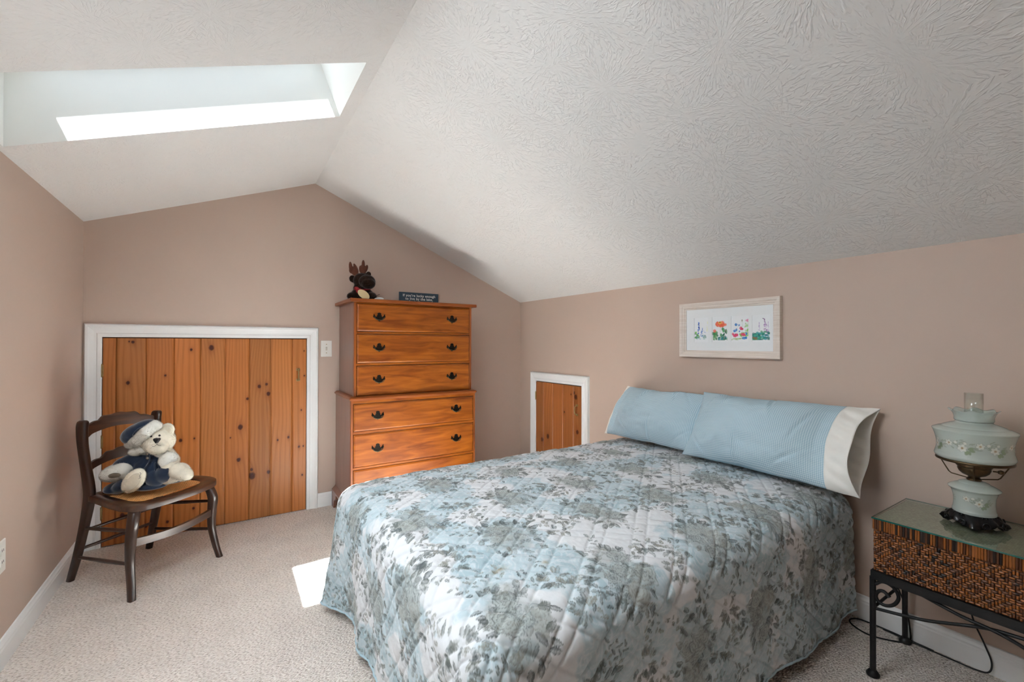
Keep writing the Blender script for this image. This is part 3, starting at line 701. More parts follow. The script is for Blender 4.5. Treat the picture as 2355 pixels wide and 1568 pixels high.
for x in (0.55, 2.085):
    for y in (0.875, 2.02):
        b = B(); b.post([(x-1.32, y-1.465, .05, .011, .011), (x-1.32, y-1.465, .12, .011, .011)], 12, 2); l = b.out('leg', BLACKIRON, bed, smooth=40)
        b = B(); b.lathe([(.008, .052), (.03, .05), (.036, .03), (.036, .008), (.03, .0)], 20, (x-1.32, y-1.465, .0)); b.out('caster_cup', M('dark_caster_cup', lin(34, 26, 22), .5, amt=.2), l, smooth=40)
b = B(); b.box(bl((2.196, 0.790, 0.115)), bl((2.222, 0.835, 0.255))); b.out('bed_post', BEDWOOD, bed, bevel=.004)
b = B(); b.box(bl((2.200, 0.836, 0.17)), bl((2.222, 2.12, 0.24))); b.out('head_rail', BEDWOOD, bed, bevel=.004)

# ------------------------------------------------------------------ quilt
def paint_quilt(Ug, Vg):
    """Ug, Vg: cloth coordinates in metres. returns colour and quilting relief"""
    step = 0.0028
    u0, v0 = Ug.min(), Vg.min(); nu, nv = Ug.shape
    X = Ug; Y = Vg
    wx = X+0.03*(fbm(X*5, Y*5, 3)-.5); wy = Y+0.03*(fbm(X*5, Y*5, 4)-.5)
    n1 = fbm(wx*6.5, wy*6.5, 21, 4); n2 = fbm(wx*13, wy*13, 31, 3); n3 = fbm(X*40, Y*40, 41, 3)
    white = np.array(lin(212, 215, 218)); pale = np.array(lin(182, 199, 206)); blue = np.array(lin(158, 181, 190))
    a = sstep(.44, .48, n1); b_ = sstep(.55, .58, n1)*sstep(.47, .52, n2)
    col = white*(1-a)[..., None]+pale*a[..., None]
    col = col*(1-.7*b_[..., None])+blue*.7*b_[..., None]
    # scroll lines of the damask ground
    for q, s in ((n1, 18), (n2, 9)):
        l = np.exp(-((np.mod(q*s, 1)-.5)/.09)**2)*(.25+.75*a)*.5
        col = col*(1-l[..., None])+white*l[..., None]
    col = col*(0.97+.06*n3[..., None])
    rs = np.random.RandomState(12)
    C = col
    inks = [np.array(lin(*c)) for c in ((98, 104, 101), (120, 124, 119), (138, 138, 130), (84, 91, 92), (116, 125, 126))]
    def patch(cx, cy, R):
        i0 = max(0, int((cx-R-u0)/step)); i1 = min(nu, int((cx+R-u0)/step)+2); j0 = max(0, int((cy-R-v0)/step)); j1 = min(nv, int((cy+R-v0)/step)+2)
        return (slice(i0, i1), slice(j0, j1)) if i1 > i0 and j1 > j0 else None
    def leaf(cx, cy, ang, L, w, ink, al):
        s = patch(cx+math.cos(ang)*L/2, cy+math.sin(ang)*L/2, L*.62)
        if not s: return
        dx, dy = X[s]-cx, Y[s]-cy; c, q = math.cos(ang), math.sin(ang)
        t = (dx*c+dy*q)/L; v = (-dx*q+dy*c)/w
        prof = np.clip(4*t*(1-t), 0, 1)**.75*np.clip(1.15-.5*t, 0, 1)
        ins = sstep(1.0, .80, np.abs(v)/(prof+1e-4))*(t > 0)*(t < 1)
        edge = np.exp(-((np.abs(v)/(prof+1e-4)-.86)/.16)**2)
        vein = np.exp(-(v/.10)**2)+.7*np.exp(-((np.mod(t*6-np.abs(v)*.9, 1)-.5)/.13)**2)*(np.abs(v) < prof*.8)
        k = np.clip(ins*al*(.60+.55*edge+.25*(v > 0)-.30*np.clip(vein, 0, 1)), 0, 1)[..., None]
        C[s] = C[s]*(1-k)+ink*k
    def rose(cx, cy, R, ink, al, ph):
        s = patch(cx, cy, R*1.1)
        if not s: return
        dx, dy = X[s]-cx, Y[s]-cy; r = np.hypot(dx, dy)/R; t = np.arctan2(dy, dx)
        rr = r*(1+.13*np.sin(5*t+ph)+.08*np.sin(9*t+2*ph))
        sp = np.mod(rr*3.1+t/(2*PI)*2+.25*np.sin(3*t+ph), 1)
        k = sstep(1.0, .93, rr)*al*(.16+.62*sstep(.55, .98, sp)+.25*np.exp(-(rr/.25)**2)+.5*np.exp(-((rr-.96)/.05)**2))
        k = np.clip(k, 0, 1)[..., None]; C[s] = C[s]*(1-k)+ink*k
    U = rs.uniform
    def sprig(cx, cy, n, sp, al, LL=(.022, .036)):
        for i in range(n):
            a0 = U(0, 2*PI); d = sp*U(0, 1)**.6
            px, py = cx+math.cos(a0)*d*1.25, cy+math.sin(a0)*d
            leaf(px, py, a0+U(-.7, .7), U(*LL), U(.0055, .0095), inks[int(U(0, 5))], al*U(.7, 1.05))
    def bouquet(cx, cy, sx, sy, al):
        s = patch(cx, cy, max(sx, sy)*1.3)
        if s:
            r = np.hypot((X[s]-cx)/sx, (Y[s]-cy)/sy)*(1+.5*(fbm(X[s]*30, Y[s]*30, 61, 3)-.5)*2)
            k = (.55*sstep(1.05, .6, r))[..., None]; C[s] = C[s]*(1-k)+np.array(lin(150, 158, 157))*k
        for i in range(52):
            a0 = U(0, 2*PI); d = U(.0, 1.0)**.5
            leaf(cx+math.cos(a0)*sx*d*.95, cy+math.sin(a0)*sy*d*.95, a0+U(-1.7, 1.7), U(.022, .044), U(.007, .013), inks[int(U(0, 5))], al*U(.35, 1.0))
        for i in range(8):
            a0 = U(0, 2*PI); d = U(0, .75); R_ = U(.020, .036); px, py = cx+math.cos(a0)*sx*d, cy+math.sin(a0)*sy*d
            s = patch(px, py, R_*1.1)
            if s:
                k = (.7*sstep(1.0, .8, np.hypot(X[s]-px, Y[s]-py)/R_))[..., None]; C[s] = C[s]*(1-k)+np.array(lin(178, 186, 185))*k
            rose(px, py, R_, inks[int(U(0, 5))], al*U(.85, 1.1), U(0, 6))
        for i in range(16):
            a0 = U(0, 2*PI); d = U(.75, 1.1)
            leaf(cx+math.cos(a0)*sx*d, cy+math.sin(a0)*sy*d, a0+U(-1.0, 1.0), U(.024, .044), U(.008, .0125), inks[int(U(0, 2))*3], al)
        for i in range(24):
            a0 = U(0, 2*PI); d = U(.1, 1.1)
            rose(cx+math.cos(a0)*sx*d, cy+math.sin(a0)*sy*d, U(.005, .010), inks[int(U(0, 5))], al, U(0, 6))
        for i in range(9):                                           # trailing twigs
            a0 = U(0, 2*PI); q = (cx+math.cos(a0)*sx, cy+math.sin(a0)*sy)
            for j in range(5):
                q = (q[0]+math.cos(a0)*.014, q[1]+math.sin(a0)*.014); sd = (-1)**j
                leaf(q[0], q[1], a0+sd*.8, U(.016, .026), U(.004, .0065), inks[int(U(0, 5))], al)
    PX, PY = .36, .30
    for i in range(-1, 9):
        for j in range(-1, 11):
            cx = u0-.1+i*PX+(PX/2 if j % 2 else 0)+U(-.02, .02); cy = v0-.05+j*PY+U(-.02, .02)
            bouquet(cx, cy, .078+U(-.008, .012), .112+U(-.01, .015), .92)
            qx = cx+PX*.5
            sprig(qx-.02, cy+.06, 22, .026, .95); sprig(qx+.03, cy+.01, 16, .022, .9, (.018, .028)); sprig(qx-.01, cy-.055, 20, .026, .9, (.018, .032))
            sprig(qx+.055, cy-.03, 8, .013, .85, (.014, .022))
    # two small tea-coloured stains near the foot corner
    for (sx_, sy_, L) in ((.62, 1.02, .020), (.75, .985, .010)):
        s = patch(sx_, sy_, .06)
        if s:
            k = (.6*np.exp(-(((X[s]-sx_)/L)**2+((Y[s]-sy_)/(L*.55))**2)))[..., None]; C[s] = C[s]*(1-k)+np.array(lin(150, 125, 70))*k
    # quilting: double rows of stitching crossing on the bias
    h = np.zeros_like(X); near = np.full_like(X, 1.0)
    wob = .004*(fbm(X*8, Y*8, 77, 2)-.5)
    for ang in (math.radians(52), math.radians(-52)):
        d = X*math.cos(ang)+Y*math.sin(ang)+wob
        m = np.mod(d, .125)
        for o in (.030, .070):
            near = np.minimum(near, np.abs(m-o))
    seam = np.exp(-(near/.0045)**2)
    puff = sstep(0, .028, near)
    h += -.0034*seam+.0020*puff
    pk = fbm(X*55, Y*55, 91, 3)-.5
    h += .0042*pk*(1.1-.5*puff)+.006*(fbm(X*16, Y*16, 93, 3)-.5)
    C *= (1-.06*seam)[..., None]
    return np.clip(C, .01, 1), h

def build_quilt():
    x0, x1, y0, y1, R = 0.50, 2.19, 0.86, 2.025, 0.09
    ZT, HEM = 0.552, 0.045
    arc = R*PI/2; Lq = arc+(ZT-R-HEM); step = .0028
    us = np.arange(x0-Lq, x1+1e-6, step); vs_ = np.arange(y0-Lq, y1+Lq, step)
    Ug, Vg = np.meshgrid(us, vs_, indexing='ij')
    col, rel = paint_quilt(Ug, Vg)
    a = np.maximum(0, x0-Ug); bn = np.maximum(0, y0-Vg); bf = np.maximum(0, Vg-y1); b = bn+bf; sg_ = np.where(bf > 0, 1.0, -1.0)
    p = 2.6
    d = (a**p+b**p)**(1/p)
    sc = np.where(d > Lq, Lq/np.maximum(d, 1e-9), 1.0); over = d > Lq
    a = a*sc; b = b*sc; s = np.minimum(d, Lq)
    q = 1.35; da, db = a**q, b**q; nn = np.hypot(da, db)+1e-12; ox, oy = -da/nn, sg_*db/nn
    both = np.clip(2*da*db/(da*da+db*db+1e-12), 0, 1)               # 1 on the corner diagonal
    rest = np.maximum(0, s-arc); ph = np.minimum(s/R, PI/2)
    off = R*np.sin(ph); drop = R*(1-np.cos(ph))
    tau_f = Vg; tau_s = Ug
    foot = da/(nn+1e-12); side = db/(nn+1e-12)
    r1 = rest/(Lq-arc)
    wave = foot*(a > 0)*(-.030*np.exp(-((tau_f-1.80)/.10)**2)+.055*np.exp(-((tau_f-2.02)/.09)**2)+.012*np.exp(-((tau_f-1.62)/.07)**2)-.026*sstep(1.75, 1.5, tau_f)-.008*np.sin((tau_f-1.1)*14)*(tau_f < 1.6))
    wave = wave+side*(b > 0)*(.008*np.sin(tau_s*11+1)+.006*np.sin(tau_s*23)+.010*np.exp(-((tau_s-1.55)/.12)**2))*(1-both)
    flare = .012+.075*both*np.where(bf > 0, .75, .8)
    sl = flare*r1+wave*r1**1.2
    off = off+sl
    drop = drop+rest*(1-.5*np.minimum(1, (np.abs(flare)*1.2/(Lq-arc)))**2)
    bx_ = np.maximum(Ug, x0); by_ = np.clip(Vg, y0, y1)
    Px = bx_+ox*off; Py = by_+oy*off
    cw = np.clip((bx_-x0)/(x1-x0), 0, 1); ce = np.abs((by_-(y0+y1)/2)/((y1-y0)/2))
    crown = -.022*ce**3-.010*np.clip(1-cw*4, 0, 1)**2+.008*(fbm(Ug*4, Vg*4, 55, 2)-.5)
    Pz = ZT-drop+crown*(1-np.minimum(1, r1*1.2))
    Pz = Pz+np.where(r1 > 0, .010*np.sin(tau_s*9)*side*r1*(1-both), 0)
    P = np.stack([Px, Py, Pz], -1)
    gu = np.gradient(P, axis=0); gv = np.gradient(P, axis=1); n = np.cross(gu, gv); ln = np.linalg.norm(n, axis=-1, keepdims=True)
    n = np.where(ln > 1e-12, n/np.maximum(ln, 1e-12), 0)
    P = P+n*np.where(over, 0, rel)[..., None]
    nu, nv = Ug.shape; F = gridfaces(nu, nv); ov = over.ravel()
    F = F[~(ov[F].all(axis=1))]
    used = np.zeros(nu*nv, bool); used[F.ravel()] = True
    mp = np.cumsum(used)-1
    V = P.reshape(-1, 3)[used]; C = col.reshape(-1, 3)[used]; F = mp[F]
    base = np.array((1.32, 1.465, 0.0))
    # hem line for the binding
    t = []
    for k in range(0, 1):
        pass
    E_ = np.argwhere(over)
    QUILT = M('quilt_cotton', (1, 1, 1), 0.9, amt=0.03, scale=60, attr=True, spec=0.15, sheen=0.15, bump=0.25, bscale=170, bdist=.002)
    qt = thing('quilt', 'pale blue and white floral quilt with grey leaf clusters spread over the bed', 'quilt', tuple(base))
    cover = mk('quilt_cover', V-base, F, QUILT, qt, smooth=180, col=C)
    # binding: follow the hem, ordered by walking round near side, foot, far side
    hem = []
    def hemline(pts):
        for (uu, vv) in pts:
            i = min(nu-1, max(0, int(round((uu-us[0])/step)))); j = min(nv-1, max(0, int(round((vv-vs_[0])/step))))
            hem.append(tuple(P[i, j]-base))
    lq = Lq-.004
    hemline([(x, y0-lq) for x in np.arange(x1, x0, -.02)])
    for k in range(0, 41):
        t_ = k/40*PI/2; ca, sa = math.cos(t_), math.sin(t_); m_ = lq/((ca**p+sa**p)**(1/p)); hemline([(x0-sa*m_, y0-ca*m_)])
    hemline([(x0-lq, y) for y in np.arange(y0+.02, y1, .02)])
    for k in range(0, 41):
        t_ = k/40*PI/2; ca, sa = math.cos(t_), math.sin(t_); m_ = lq/((ca**p+sa**p)**(1/p)); hemline([(x0-ca*m_, y1+sa*m_)])
    hemline([(x, y1+lq) for x in np.arange(x0+.02, x1, .02)])
    hh = [hem[0]]
    for q_ in hem[1:]:
        if (Vector(q_)-Vector(hh[-1])).length > .004: hh.append(q_)
    bb = B(); bb.tube(hh, .0042, 8); bb.out('hem_binding', M('blue_binding', lin(168, 192, 202), .9, amt=.08, scale=60), qt, smooth=180)
build_quilt()

# ------------------------------------------------------------------ pillows leaning on the wall
GING = mat_gingham('blue_gingham'); HEMW = M('white_cotton_hem', lin(232, 231, 226), .9, amt=.02, scale=20, spec=.15, bump=.25, bscale=18, bdist=.01)
def pillow(name, label, ya, yb, hem_at, bot, topp, seed, thick=.085, HL=.108, open_=1.0):
    """ya, yb: ends of the stuffed part along the wall; hem_at: end (0 at ya, 1 at yb) where the white hem of the case hangs open"""
    bot = np.array(bot); topp = np.array(topp)                       # (x, z) of lower and upper edge
    mid = (bot+topp)/2; e1 = (topp-bot); Hh = np.linalg.norm(e1)/2; e1 = e1/np.linalg.norm(e1); e2 = np.array((-e1[1], e1[0]))
    if e2[0] > 0: e2 = -e2
    yc = (ya+yb)/2
    t_ = thing(name, label, 'pillow', (mid[0], yc, mid[1]), 0, 'gingham pillows on the bed')
    nt, na = 120, 150
    T = np.linspace(0, 1, nt); A = np.linspace(0, 2*PI, na, endpoint=False)
    TT, AA = np.meshgrid(T, A, indexing='ij')
    # height of the outline narrows a touch in the middle of each edge (dog-ear corners)
    hh = Hh*(1-.05*np.sin(PI*TT)**1.0)
    ca, sa = np.cos(AA), np.sin(AA)
    c_ = np.sign(ca)*np.abs(ca)**.9
    w = np.clip(np.sin(PI*np.clip(TT, .0, 1)), 0, 1)**.55
    if hem_at == 1: w = np.where(TT > .5, np.maximum(w, .42), w)
    else: w = np.where(TT < .5, np.maximum(w, .42), w)
    lens = np.abs(sa)**1.15*np.sign(sa)
    th_ = thick*w*np.where(sa > 0, 1.0, .42)*lens
    # seam gathers and slack folds
    fold_ = 0
    for (ft, fc, fa, fl, fw) in ((.18, .75, .9, .22, .018), (.30, .80, 1.3, .16, .015), (.12, -.6, -.8, .2, .018), (.62, .7, 1.9, .2, .02), (.80, -.55, .7, .22, .02), (.45, -.7, 1.6, .18, .018), (.85, .3, 1.2, .25, .02), (.05, .1, .2, .2, .02)):
        du, dv = (TT-ft)*.62, (ca-fc)*.19; c9, s9 = math.cos(fa), math.sin(fa); al, ac = du*c9+dv*s9, -du*s9+dv*c9
        fold_ = fold_+np.exp(-(ac/fw)**2-(al/fl/.45)**2)*(1-1.3*np.exp(-(ac/(fw*.45))**2))
    th_ = th_+np.where(sa > 0, .045*(fbm(TT*4, ca*2.2, seed, 3)-.5)*w+.013*fold_*w+.006*np.sin(TT*38+ca*6+seed)*np.clip(np.abs(ca)-.5, 0, 1)*w, 0)
    hN = hh*c_
    y = yc+(TT-.5)*(yb-ya)
    y = y+(.022*(np.abs(c_)**2)*(TT-.5)*2)*np.sign(yb-ya)
    if hem_at == 1 and open_ < 1: y = y-.045*np.clip(c_, 0, 1)**1.5*np.clip((TT-.5)*2, 0, 1)*np.sign(yb-ya)
    sag = .012*(fbm(TT*3, AA*0, seed+4, 2)-.5)
    px = e1[0]*(hN+sag)+e2[0]*th_; pz = e1[1]*(hN+sag)+e2[1]*th_
    P = np.stack([px, y-yc, pz], -1)
    V = P.reshape(-1, 3)
    i = np.arange(nt*na).reshape(nt, na); j = np.roll(i, -1, axis=1)
    F = np.stack([i[:-1], j[:-1], j[1:], i[1:]], -1).reshape(-1, 4)
    uv = np.stack([TT*abs(yb-ya), c_*Hh*1.05], -1)
    case_ = mk('pillowcase', V, F, GING, t_, smooth=180, uv=uv)
    # the open white hem: carries on from the case end, standing open as a loose sleeve
    end = P[-1] if hem_at == 1 else P[0]
    sgn = np.sign(yb-ya)*(1 if hem_at == 1 else -1)
    K = 14; rows = []
    for k in range(K+1):
        f = k/K; Lh = .012+.108
        ring_ = end.copy()
        g = (ring_@np.array([e1[0], 0, e1[1]]))/Hh; t2 = ring_@np.array([e2[0], 0, e2[1]])
        opn = 1+.35*f
        bulge = open_*np.where(t2 >= 0, .062, -.040)*np.clip(1-np.abs(g)**2.2, 0, 1)
        t3 = t2*(1-f)+bulge*f*opn*np.clip(1.0-.45*g, .4, 1.4)
        gg = g*Hh*(1+.02*f)
        yy = ring_[:, 1]*0+(end[:, 1])+sgn*(f*HL)*(1-.10*(1-g*g)*np.where(t2 >= 0, 1.6, 0)+.06*g*0)
        yy = yy+sgn*.012*f*(np.sin(g*5+seed)*.5)
        t3 = t3+.004*np.sin(g*22+f*5)*f*(1-f)*4
        rows.append(np.stack([e1[0]*gg+e2[0]*t3, yy, e1[1]*gg+e2[1]*t3], -1))
    H_ = np.array(rows); m_ = H_.shape[1]
    i = np.arange((K+1)*m_).reshape(K+1, m_); j = np.roll(i, -1, axis=1)
    F = np.stack([i[:-1], j[:-1], j[1:], i[1:]], -1).reshape(-1, 4)
    o = mk('pillowcase_hem', H_.reshape(-1, 3), F, HEMW, t_, smooth=180); o['label'] = 'white open hem of the pillowcase'
    sd = o.modifiers.new('cloth', 'SOLIDIFY'); sd.thickness = .0022; sd.offset = 0
    return t_
pillow('pillow', 'blue gingham pillow by the small door, tucked behind the other pillow', 1.428, 2.000, 1, (2.035, .578), (2.205, .868), 3, .110, .030, .25)
pillow('pillow', 'blue gingham pillow nearest the lamp, white hem hanging open', 1.440, 0.815, 1, (2.012, .570), (2.205, .885), 8, .125)
# ------------------------------------------------------------------ side chair with a caned seat
WALNUT = M('dark_walnut', lin(36, 21, 15), 0.30, scale=5, stretch=(5, 5, .9), col2=lin(64, 38, 25), detail=5, coat=0.35, coatrough=0.14)
WALNUTR = M('worn_walnut_rail', lin(42, 25, 17), 0.33, scale=7, stretch=(1, 6, 6), col2=lin(88, 54, 33), detail=5, coat=0.35, coatrough=0.18)
CANE = M('woven_cane', lin(232, 176, 110), 0.5, amt=.2, scale=90, coat=.1)
CC = (-.336, 2.882); CROT = math.atan2(.655, .755)
chair = thing('side_chair', 'dark walnut side chair with caned seat in front of the wide plank door', 'chair', (*CC, 0), CROT)
# local axes: x to the sitter's side, -y forward (chair faces the viewer)
def cl_(s, f, z): return (s, -f, z)
SEATZ = .418
def seg_post(name, rows, e=3.2):
    b = B(); P = spline([np.array((s, -f, z, a, c)) for s, f, z, a, c in rows], 6)
    b.post([tuple(p) for p in P], 18, e); return b.out(name, WALNUT, chair, smooth=50)
for s in (-1, 1):
    seg_post('rear_post', [(s*.178, -.245, 0, .0125, .0165), (s*.171, -.205, .13, .014, .021), (s*.167, -.165, .28, .015, .024), (s*.166, -.138, .40, .0155, .030),
                           (s*.167, -.140, .47, .0155, .031), (s*.168, -.160, .56, .0155, .026), (s*.169, -.180, .66, .0155, .026), (s*.169, -.185, .73, .0165, .028), (s*.169, -.180, .765, .0165, .026), (s*.169, -.177, .775, .011, .018)])
    # front leg: knee forward, slim ankle, foot turned out
    seg_post('front_leg', [(s*.214, .222, 0, .0135, .0145), (s*.205, .204, .07, .014, .0155), (s*.198, .186, .16, .0155, .0175), (s*.197, .188, .25, .0175, .0205), (s*.195, .196, .32, .019, .0225), (s*.182, .186, .375, .0195, .0225), (s*.168, .170, .402, .0195, .021)])
    # side rods
    for (z0, z1, r) in ((.262, .300, .0085), (.118, .150, .0085)):
        fb = -.165-.04*(z0 < .2); b = B()
        sb_ = .170 if z0 > .2 else .1725
        b.tube([cl_(s*sb_, fb+.012, z0), cl_(s*.186, .01, (z0+z1)/2), cl_(s*.199, .176, z1)], [r*.85, r*1.1, r*.85], 12); b.out('side_rod', WALNUT, chair, smooth=60)
b = B(); b.tube([cl_(-.168, -.160, .250), cl_(0, -.160, .250), cl_(.168, -.160, .250)], [.007, .0085, .007], 12); b.out('rear_rod', WALNUT, chair, smooth=60)
b = B(); b.tube([cl_(-.170, -.195, .155), cl_(0, -.195, .155), cl_(.170, -.195, .155)], [.007, .0085, .007], 12); b.out('rear_rod', WALNUT, chair, smooth=60)
def rail(name, f0, bow, top, bot, th, mat, S=.158):
    """scalloped back rail: top(t), bot(t) heights over t in -1..1"""
    n = 48; v = []; f = []
    for i in range(n+1):
        t = -1+2*i/n; s = t*S; y = f0-bow*(1-t*t)
        for (ff, z) in ((y+th/2, bot(t)), (y+th/2+.001, (top(t)+bot(t))/2), (y+th/2-.001, top(t)-.003), (y, top(t)), (y-th/2, top(t)-.003), (y-th/2, bot(t))):
            v.append(cl_(s, ff, z))
    for i in range(n):
        for k in range(6):
            f.append((i*6+k, i*6+(k+1) % 6, (i+1)*6+(k+1) % 6, (i+1)*6+k))
    f.append(tuple(range(6))); f.append(tuple(n*6+k for k in range(5, -1, -1)))
    b = B(); b.add(v, f); return b.out(name, mat, chair, smooth=40)
ss = lambda a, c, x: float(sstep(a, c, x))
crest_top = lambda t: .752+.013*ss(.95, .70, abs(t))+.020*ss(.62, .45, abs(t))+.006*ss(.25, .05, abs(t))
crest_bot = lambda t: .684+.010*ss(.98, .8, abs(t))+.030*(1-t*t)
rail('crest_rail', -.185, .020, crest_top, crest_bot, .020, WALNUTR)
mid_top = lambda t: .570+.010*ss(.95, .75, abs(t))+.026*ss(.65, .40, abs(t))+.010*ss(.25, .05, abs(t))
mid_bot = lambda t: .516+.012*ss(.98, .85, abs(t))+.034*(1-t*t)
rail('back_rail', -.165, .018, mid_top, mid_bot, .018, WALNUT)
# flat front stretcher, arched below
n = 30; v = []; f = []
for i in range(n+1):
    t = -1+2*i/n; y = .190+.012*(1-t*t); zt = .262-.016*(1-t*t); zb = .222-.010*(1-t*t)+.004*abs(t)
    for ff, z in ((y+.009, zb), (y+.009, zt), (y-.009, zt), (y-.009, zb)): v.append(cl_(t*.188, ff, z))
for i in range(n):
    for k in range(4): f.append((i*4+k, i*4+(k+1) % 4, (i+1)*4+(k+1) % 4, (i+1)*4+k))
f += [(0, 1, 2, 3), tuple(n*4+k for k in (3, 2, 1, 0))]
b = B(); b.add(v, f); b.out('front_stretcher', WALNUTR, chair, smooth=40)
# seat frame ring and caning
half_o = [(0, .240), (.10, .238), (.185, .222), (.222, .180), (.222, .110), (.208, .030), (.190, -.06), (.178, -.128), (.150, -.150), (0, -.150)]
outl = spline([np.array(p) for p in half_o], 5); outl = [tuple(p) for p in outl]
outer = outl+[(-a, c) for a, c in outl[-2:0:-1]]
half_i = [(0, .178), (.08, .178), (.135, .168), (.160, .135), (.160, .08), (.152, .02), (.142, -.05), (.136, -.095), (.110, -.108), (0, -.108)]
inl = spline([np.array(p) for p in half_i], 5); inl = [tuple(p) for p in inl]
inner = inl+[(-a, c) for a, c in inl[-2:0:-1]]
m_ = len(outer)
def seatz(s, f): return SEATZ-.010*(f > .1)*((f-.1)/.14)**2+.004*(abs(s)/.22)**2
loops = []
for (w, dz) in ((0.0, -.026), (0.0, -.008), (.012, -.002), (.10, .0015), (.5, .002), (.9, .0005), (1.0, -.004), (1.0, -.026)):
    loops.append([cl_(o[0]*(1-w)+i_[0]*w, o[1]*(1-w)+i_[1]*w, seatz(o[0], o[1])+dz) for o, i_ in zip(outer, inner)])
v = [p for L_ in loops for p in L_]; f = []
for k in range(8):
    for i in range(m_): f.append((k*m_+i, k*m_+(i+1) % m_, ((k+1) % 8)*m_+(i+1) % m_, ((k+1) % 8)*m_+i))
b = B(); b.add(v, f); b.out('seat_frame', WALNUTR, chair, smooth=50)
def clip_line(p, d, poly):
    ts = []
    for i in range(len(poly)):
        a = np.array(poly[i]); e = np.array(poly[(i+1) % len(poly)])-a
        den = d[0]*e[1]-d[1]*e[0]
        if abs(den) < 1e-9: continue
        q = a-p; t = (q[0]*e[1]-q[1]*e[0])/den; u = (q[0]*d[1]-q[1]*d[0])/den
        if 0 <= u < 1: ts.append(t)
    ts.sort(); return (ts[0], ts[-1]) if len(ts) >= 2 else None
big = [(a*1.03, (c-.035)*1.03+.035) for a, c in inner]
b = B()
for ang, pitch, w, dz, dbl in ((0, .0125, .0017, .0, 1), (PI/2, .0125, .0017, .0006, 1), (PI/4, .0125/math.sqrt(2)*1.0, .0014, .0012, 0), (-PI/4, .0125/math.sqrt(2)*1.0, .0014, .0018, 0)):
    d = np.array((math.cos(ang), math.sin(ang))); nn_ = np.array((-d[1], d[0]))
    for k in range(-44, 45):
        for o in ((-.0022, .0022) if dbl else (0,)):
            p = nn_*(k*pitch+o)+np.array((0, .035)); c = clip_line(p, d, big)
            if not c or c[1]-c[0] < .004: continue
            z = SEATZ-.005+dz
            A, C_ = p+d*c[0], p+d*c[1]; h_ = nn_*w
            vv = [cl_(*(A-h_), z), cl_(*(C_-h_), z), cl_(*(C_+h_), z), cl_(*(A+h_), z)]
            vv += [(q[0], q[1], q[2]-.0006) for q in vv]
            b.add(vv, [(0, 1, 2, 3), (7, 6, 5, 4), (0, 4, 5, 1), (1, 5, 6, 2), (2, 6, 7, 3), (3, 7, 4, 0)])
o = mk('caned_seat', b.v, b.f, CANE, chair); o['label'] = 'tan woven cane panel'

# ------------------------------------------------------------------ soft toys: blended round forms with a pile of fine fur
def blob(name, balls, mat, parent, voxel=.004, smooth=3, fur=None, loc=None):
    """balls: (centre, radii, (rx,ry,rz)). All forms melt into one continuous skin. fur: (count, length, width)"""
    b = B()
    for c, r, e in balls: b.ball(c, r, 20, 14, Euler(e).to_matrix())
    o = mk(name, b.v, b.f, None, None)
    rm = o.modifiers.new('r', 'REMESH'); rm.mode = 'VOXEL'; rm.voxel_size = voxel
    sm = o.modifiers.new('s', 'SMOOTH'); sm.iterations = smooth; sm.factor = .6
    bpy.context.view_layer.update()
    me = bpy.data.meshes.new_from_object(o.evaluated_get(bpy.context.evaluated_depsgraph_get()))
    bpy.data.objects.remove(o)
    V = np.empty(len(me.vertices)*3, np.float32); me.vertices.foreach_get('co', V); V = V.reshape(-1, 3)
    Nn = np.empty(len(me.vertices)*3, np.float32); me.vertices.foreach_get('normal', Nn); Nn = Nn.reshape(-1, 3)
    F = [tuple(p.vertices) for p in me.polygons]; bpy.data.meshes.remove(me)
    if not fur: return mk(name, V, F, mat, parent, smooth=180)
    cnt, L_, w_ = fur; rs = np.random.RandomState(len(V) % 9973)
    Q = np.array([q[:4] if len(q) >= 4 else (q[0], q[1], q[2], q[2]) for q in F])
    ar = np.linalg.norm(np.cross(V[Q[:, 2]]-V[Q[:, 0]], V[Q[:, 3]]-V[Q[:, 1]]), axis=1)
    pick = rs.choice(len(Q), cnt, p=ar/ar.sum()); wq = rs.dirichlet((1, 1, 1, 1), cnt)
    P = np.einsum('ij,ijk->ik', wq, V[Q[pick]]); nr = np.einsum('ij,ijk->ik', wq, Nn[Q[pick]]); nr /= np.linalg.norm(nr, axis=1, keepdims=True)
    dr = nr*.75+rs.normal(0, .42, (cnt, 3))+np.array((0, 0, -.45)); dr /= np.linalg.norm(dr, axis=1, keepdims=True)
    ln = L_*rs.uniform(.5, 1.1, (cnt, 1)); sd = np.cross(dr, rs.normal(0, 1, (cnt, 3))); sd /= np.linalg.norm(sd, axis=1, keepdims=True)
    P0 = P-nr*.001
    blades = np.concatenate([P0-sd*w_, P0+sd*w_, P+dr*ln], 0); n0 = len(V)
    FV = np.vstack([V, blades]); FF = F+[(n0+i, n0+cnt+i, n0+2*cnt+i) for i in range(cnt)]
    o = mk(name, FV, FF, mat, parent, smooth=180)
    nm = np.vstack([Nn, nr, nr, nr]); nm /= np.maximum(1e-9, np.linalg.norm(nm, axis=1, keepdims=True))
    o.data.normals_split_custom_set_from_vertices([tuple(q) for q in nm])
    return o
def chain(p0, p1, r0, r1, n=7):
    return [(tuple(np.array(p0)*(1-t)+np.array(p1)*t), (r0*(1-t)+r1*t,)*3, (0, 0, 0)) for t in np.linspace(0, 1, n)]
def local(D, px0, py0):
    f_ = 1012.5
    def L_(px, py, dy=0.0):
        return ((px-1177.5)*(D+dy)/f_-(px0-1177.5)*D/f_, dy, -(py-784)*(D+dy)/f_+(py0-784)*D/f_)
    return L_, D/f_
YAW = 0.574418
def place(px, py, D):
    q = F3+R3*((px-1177.5)/1012.506)-U3*((py-784)/1012.506); return Vector((0, 0, EYE))+q*D
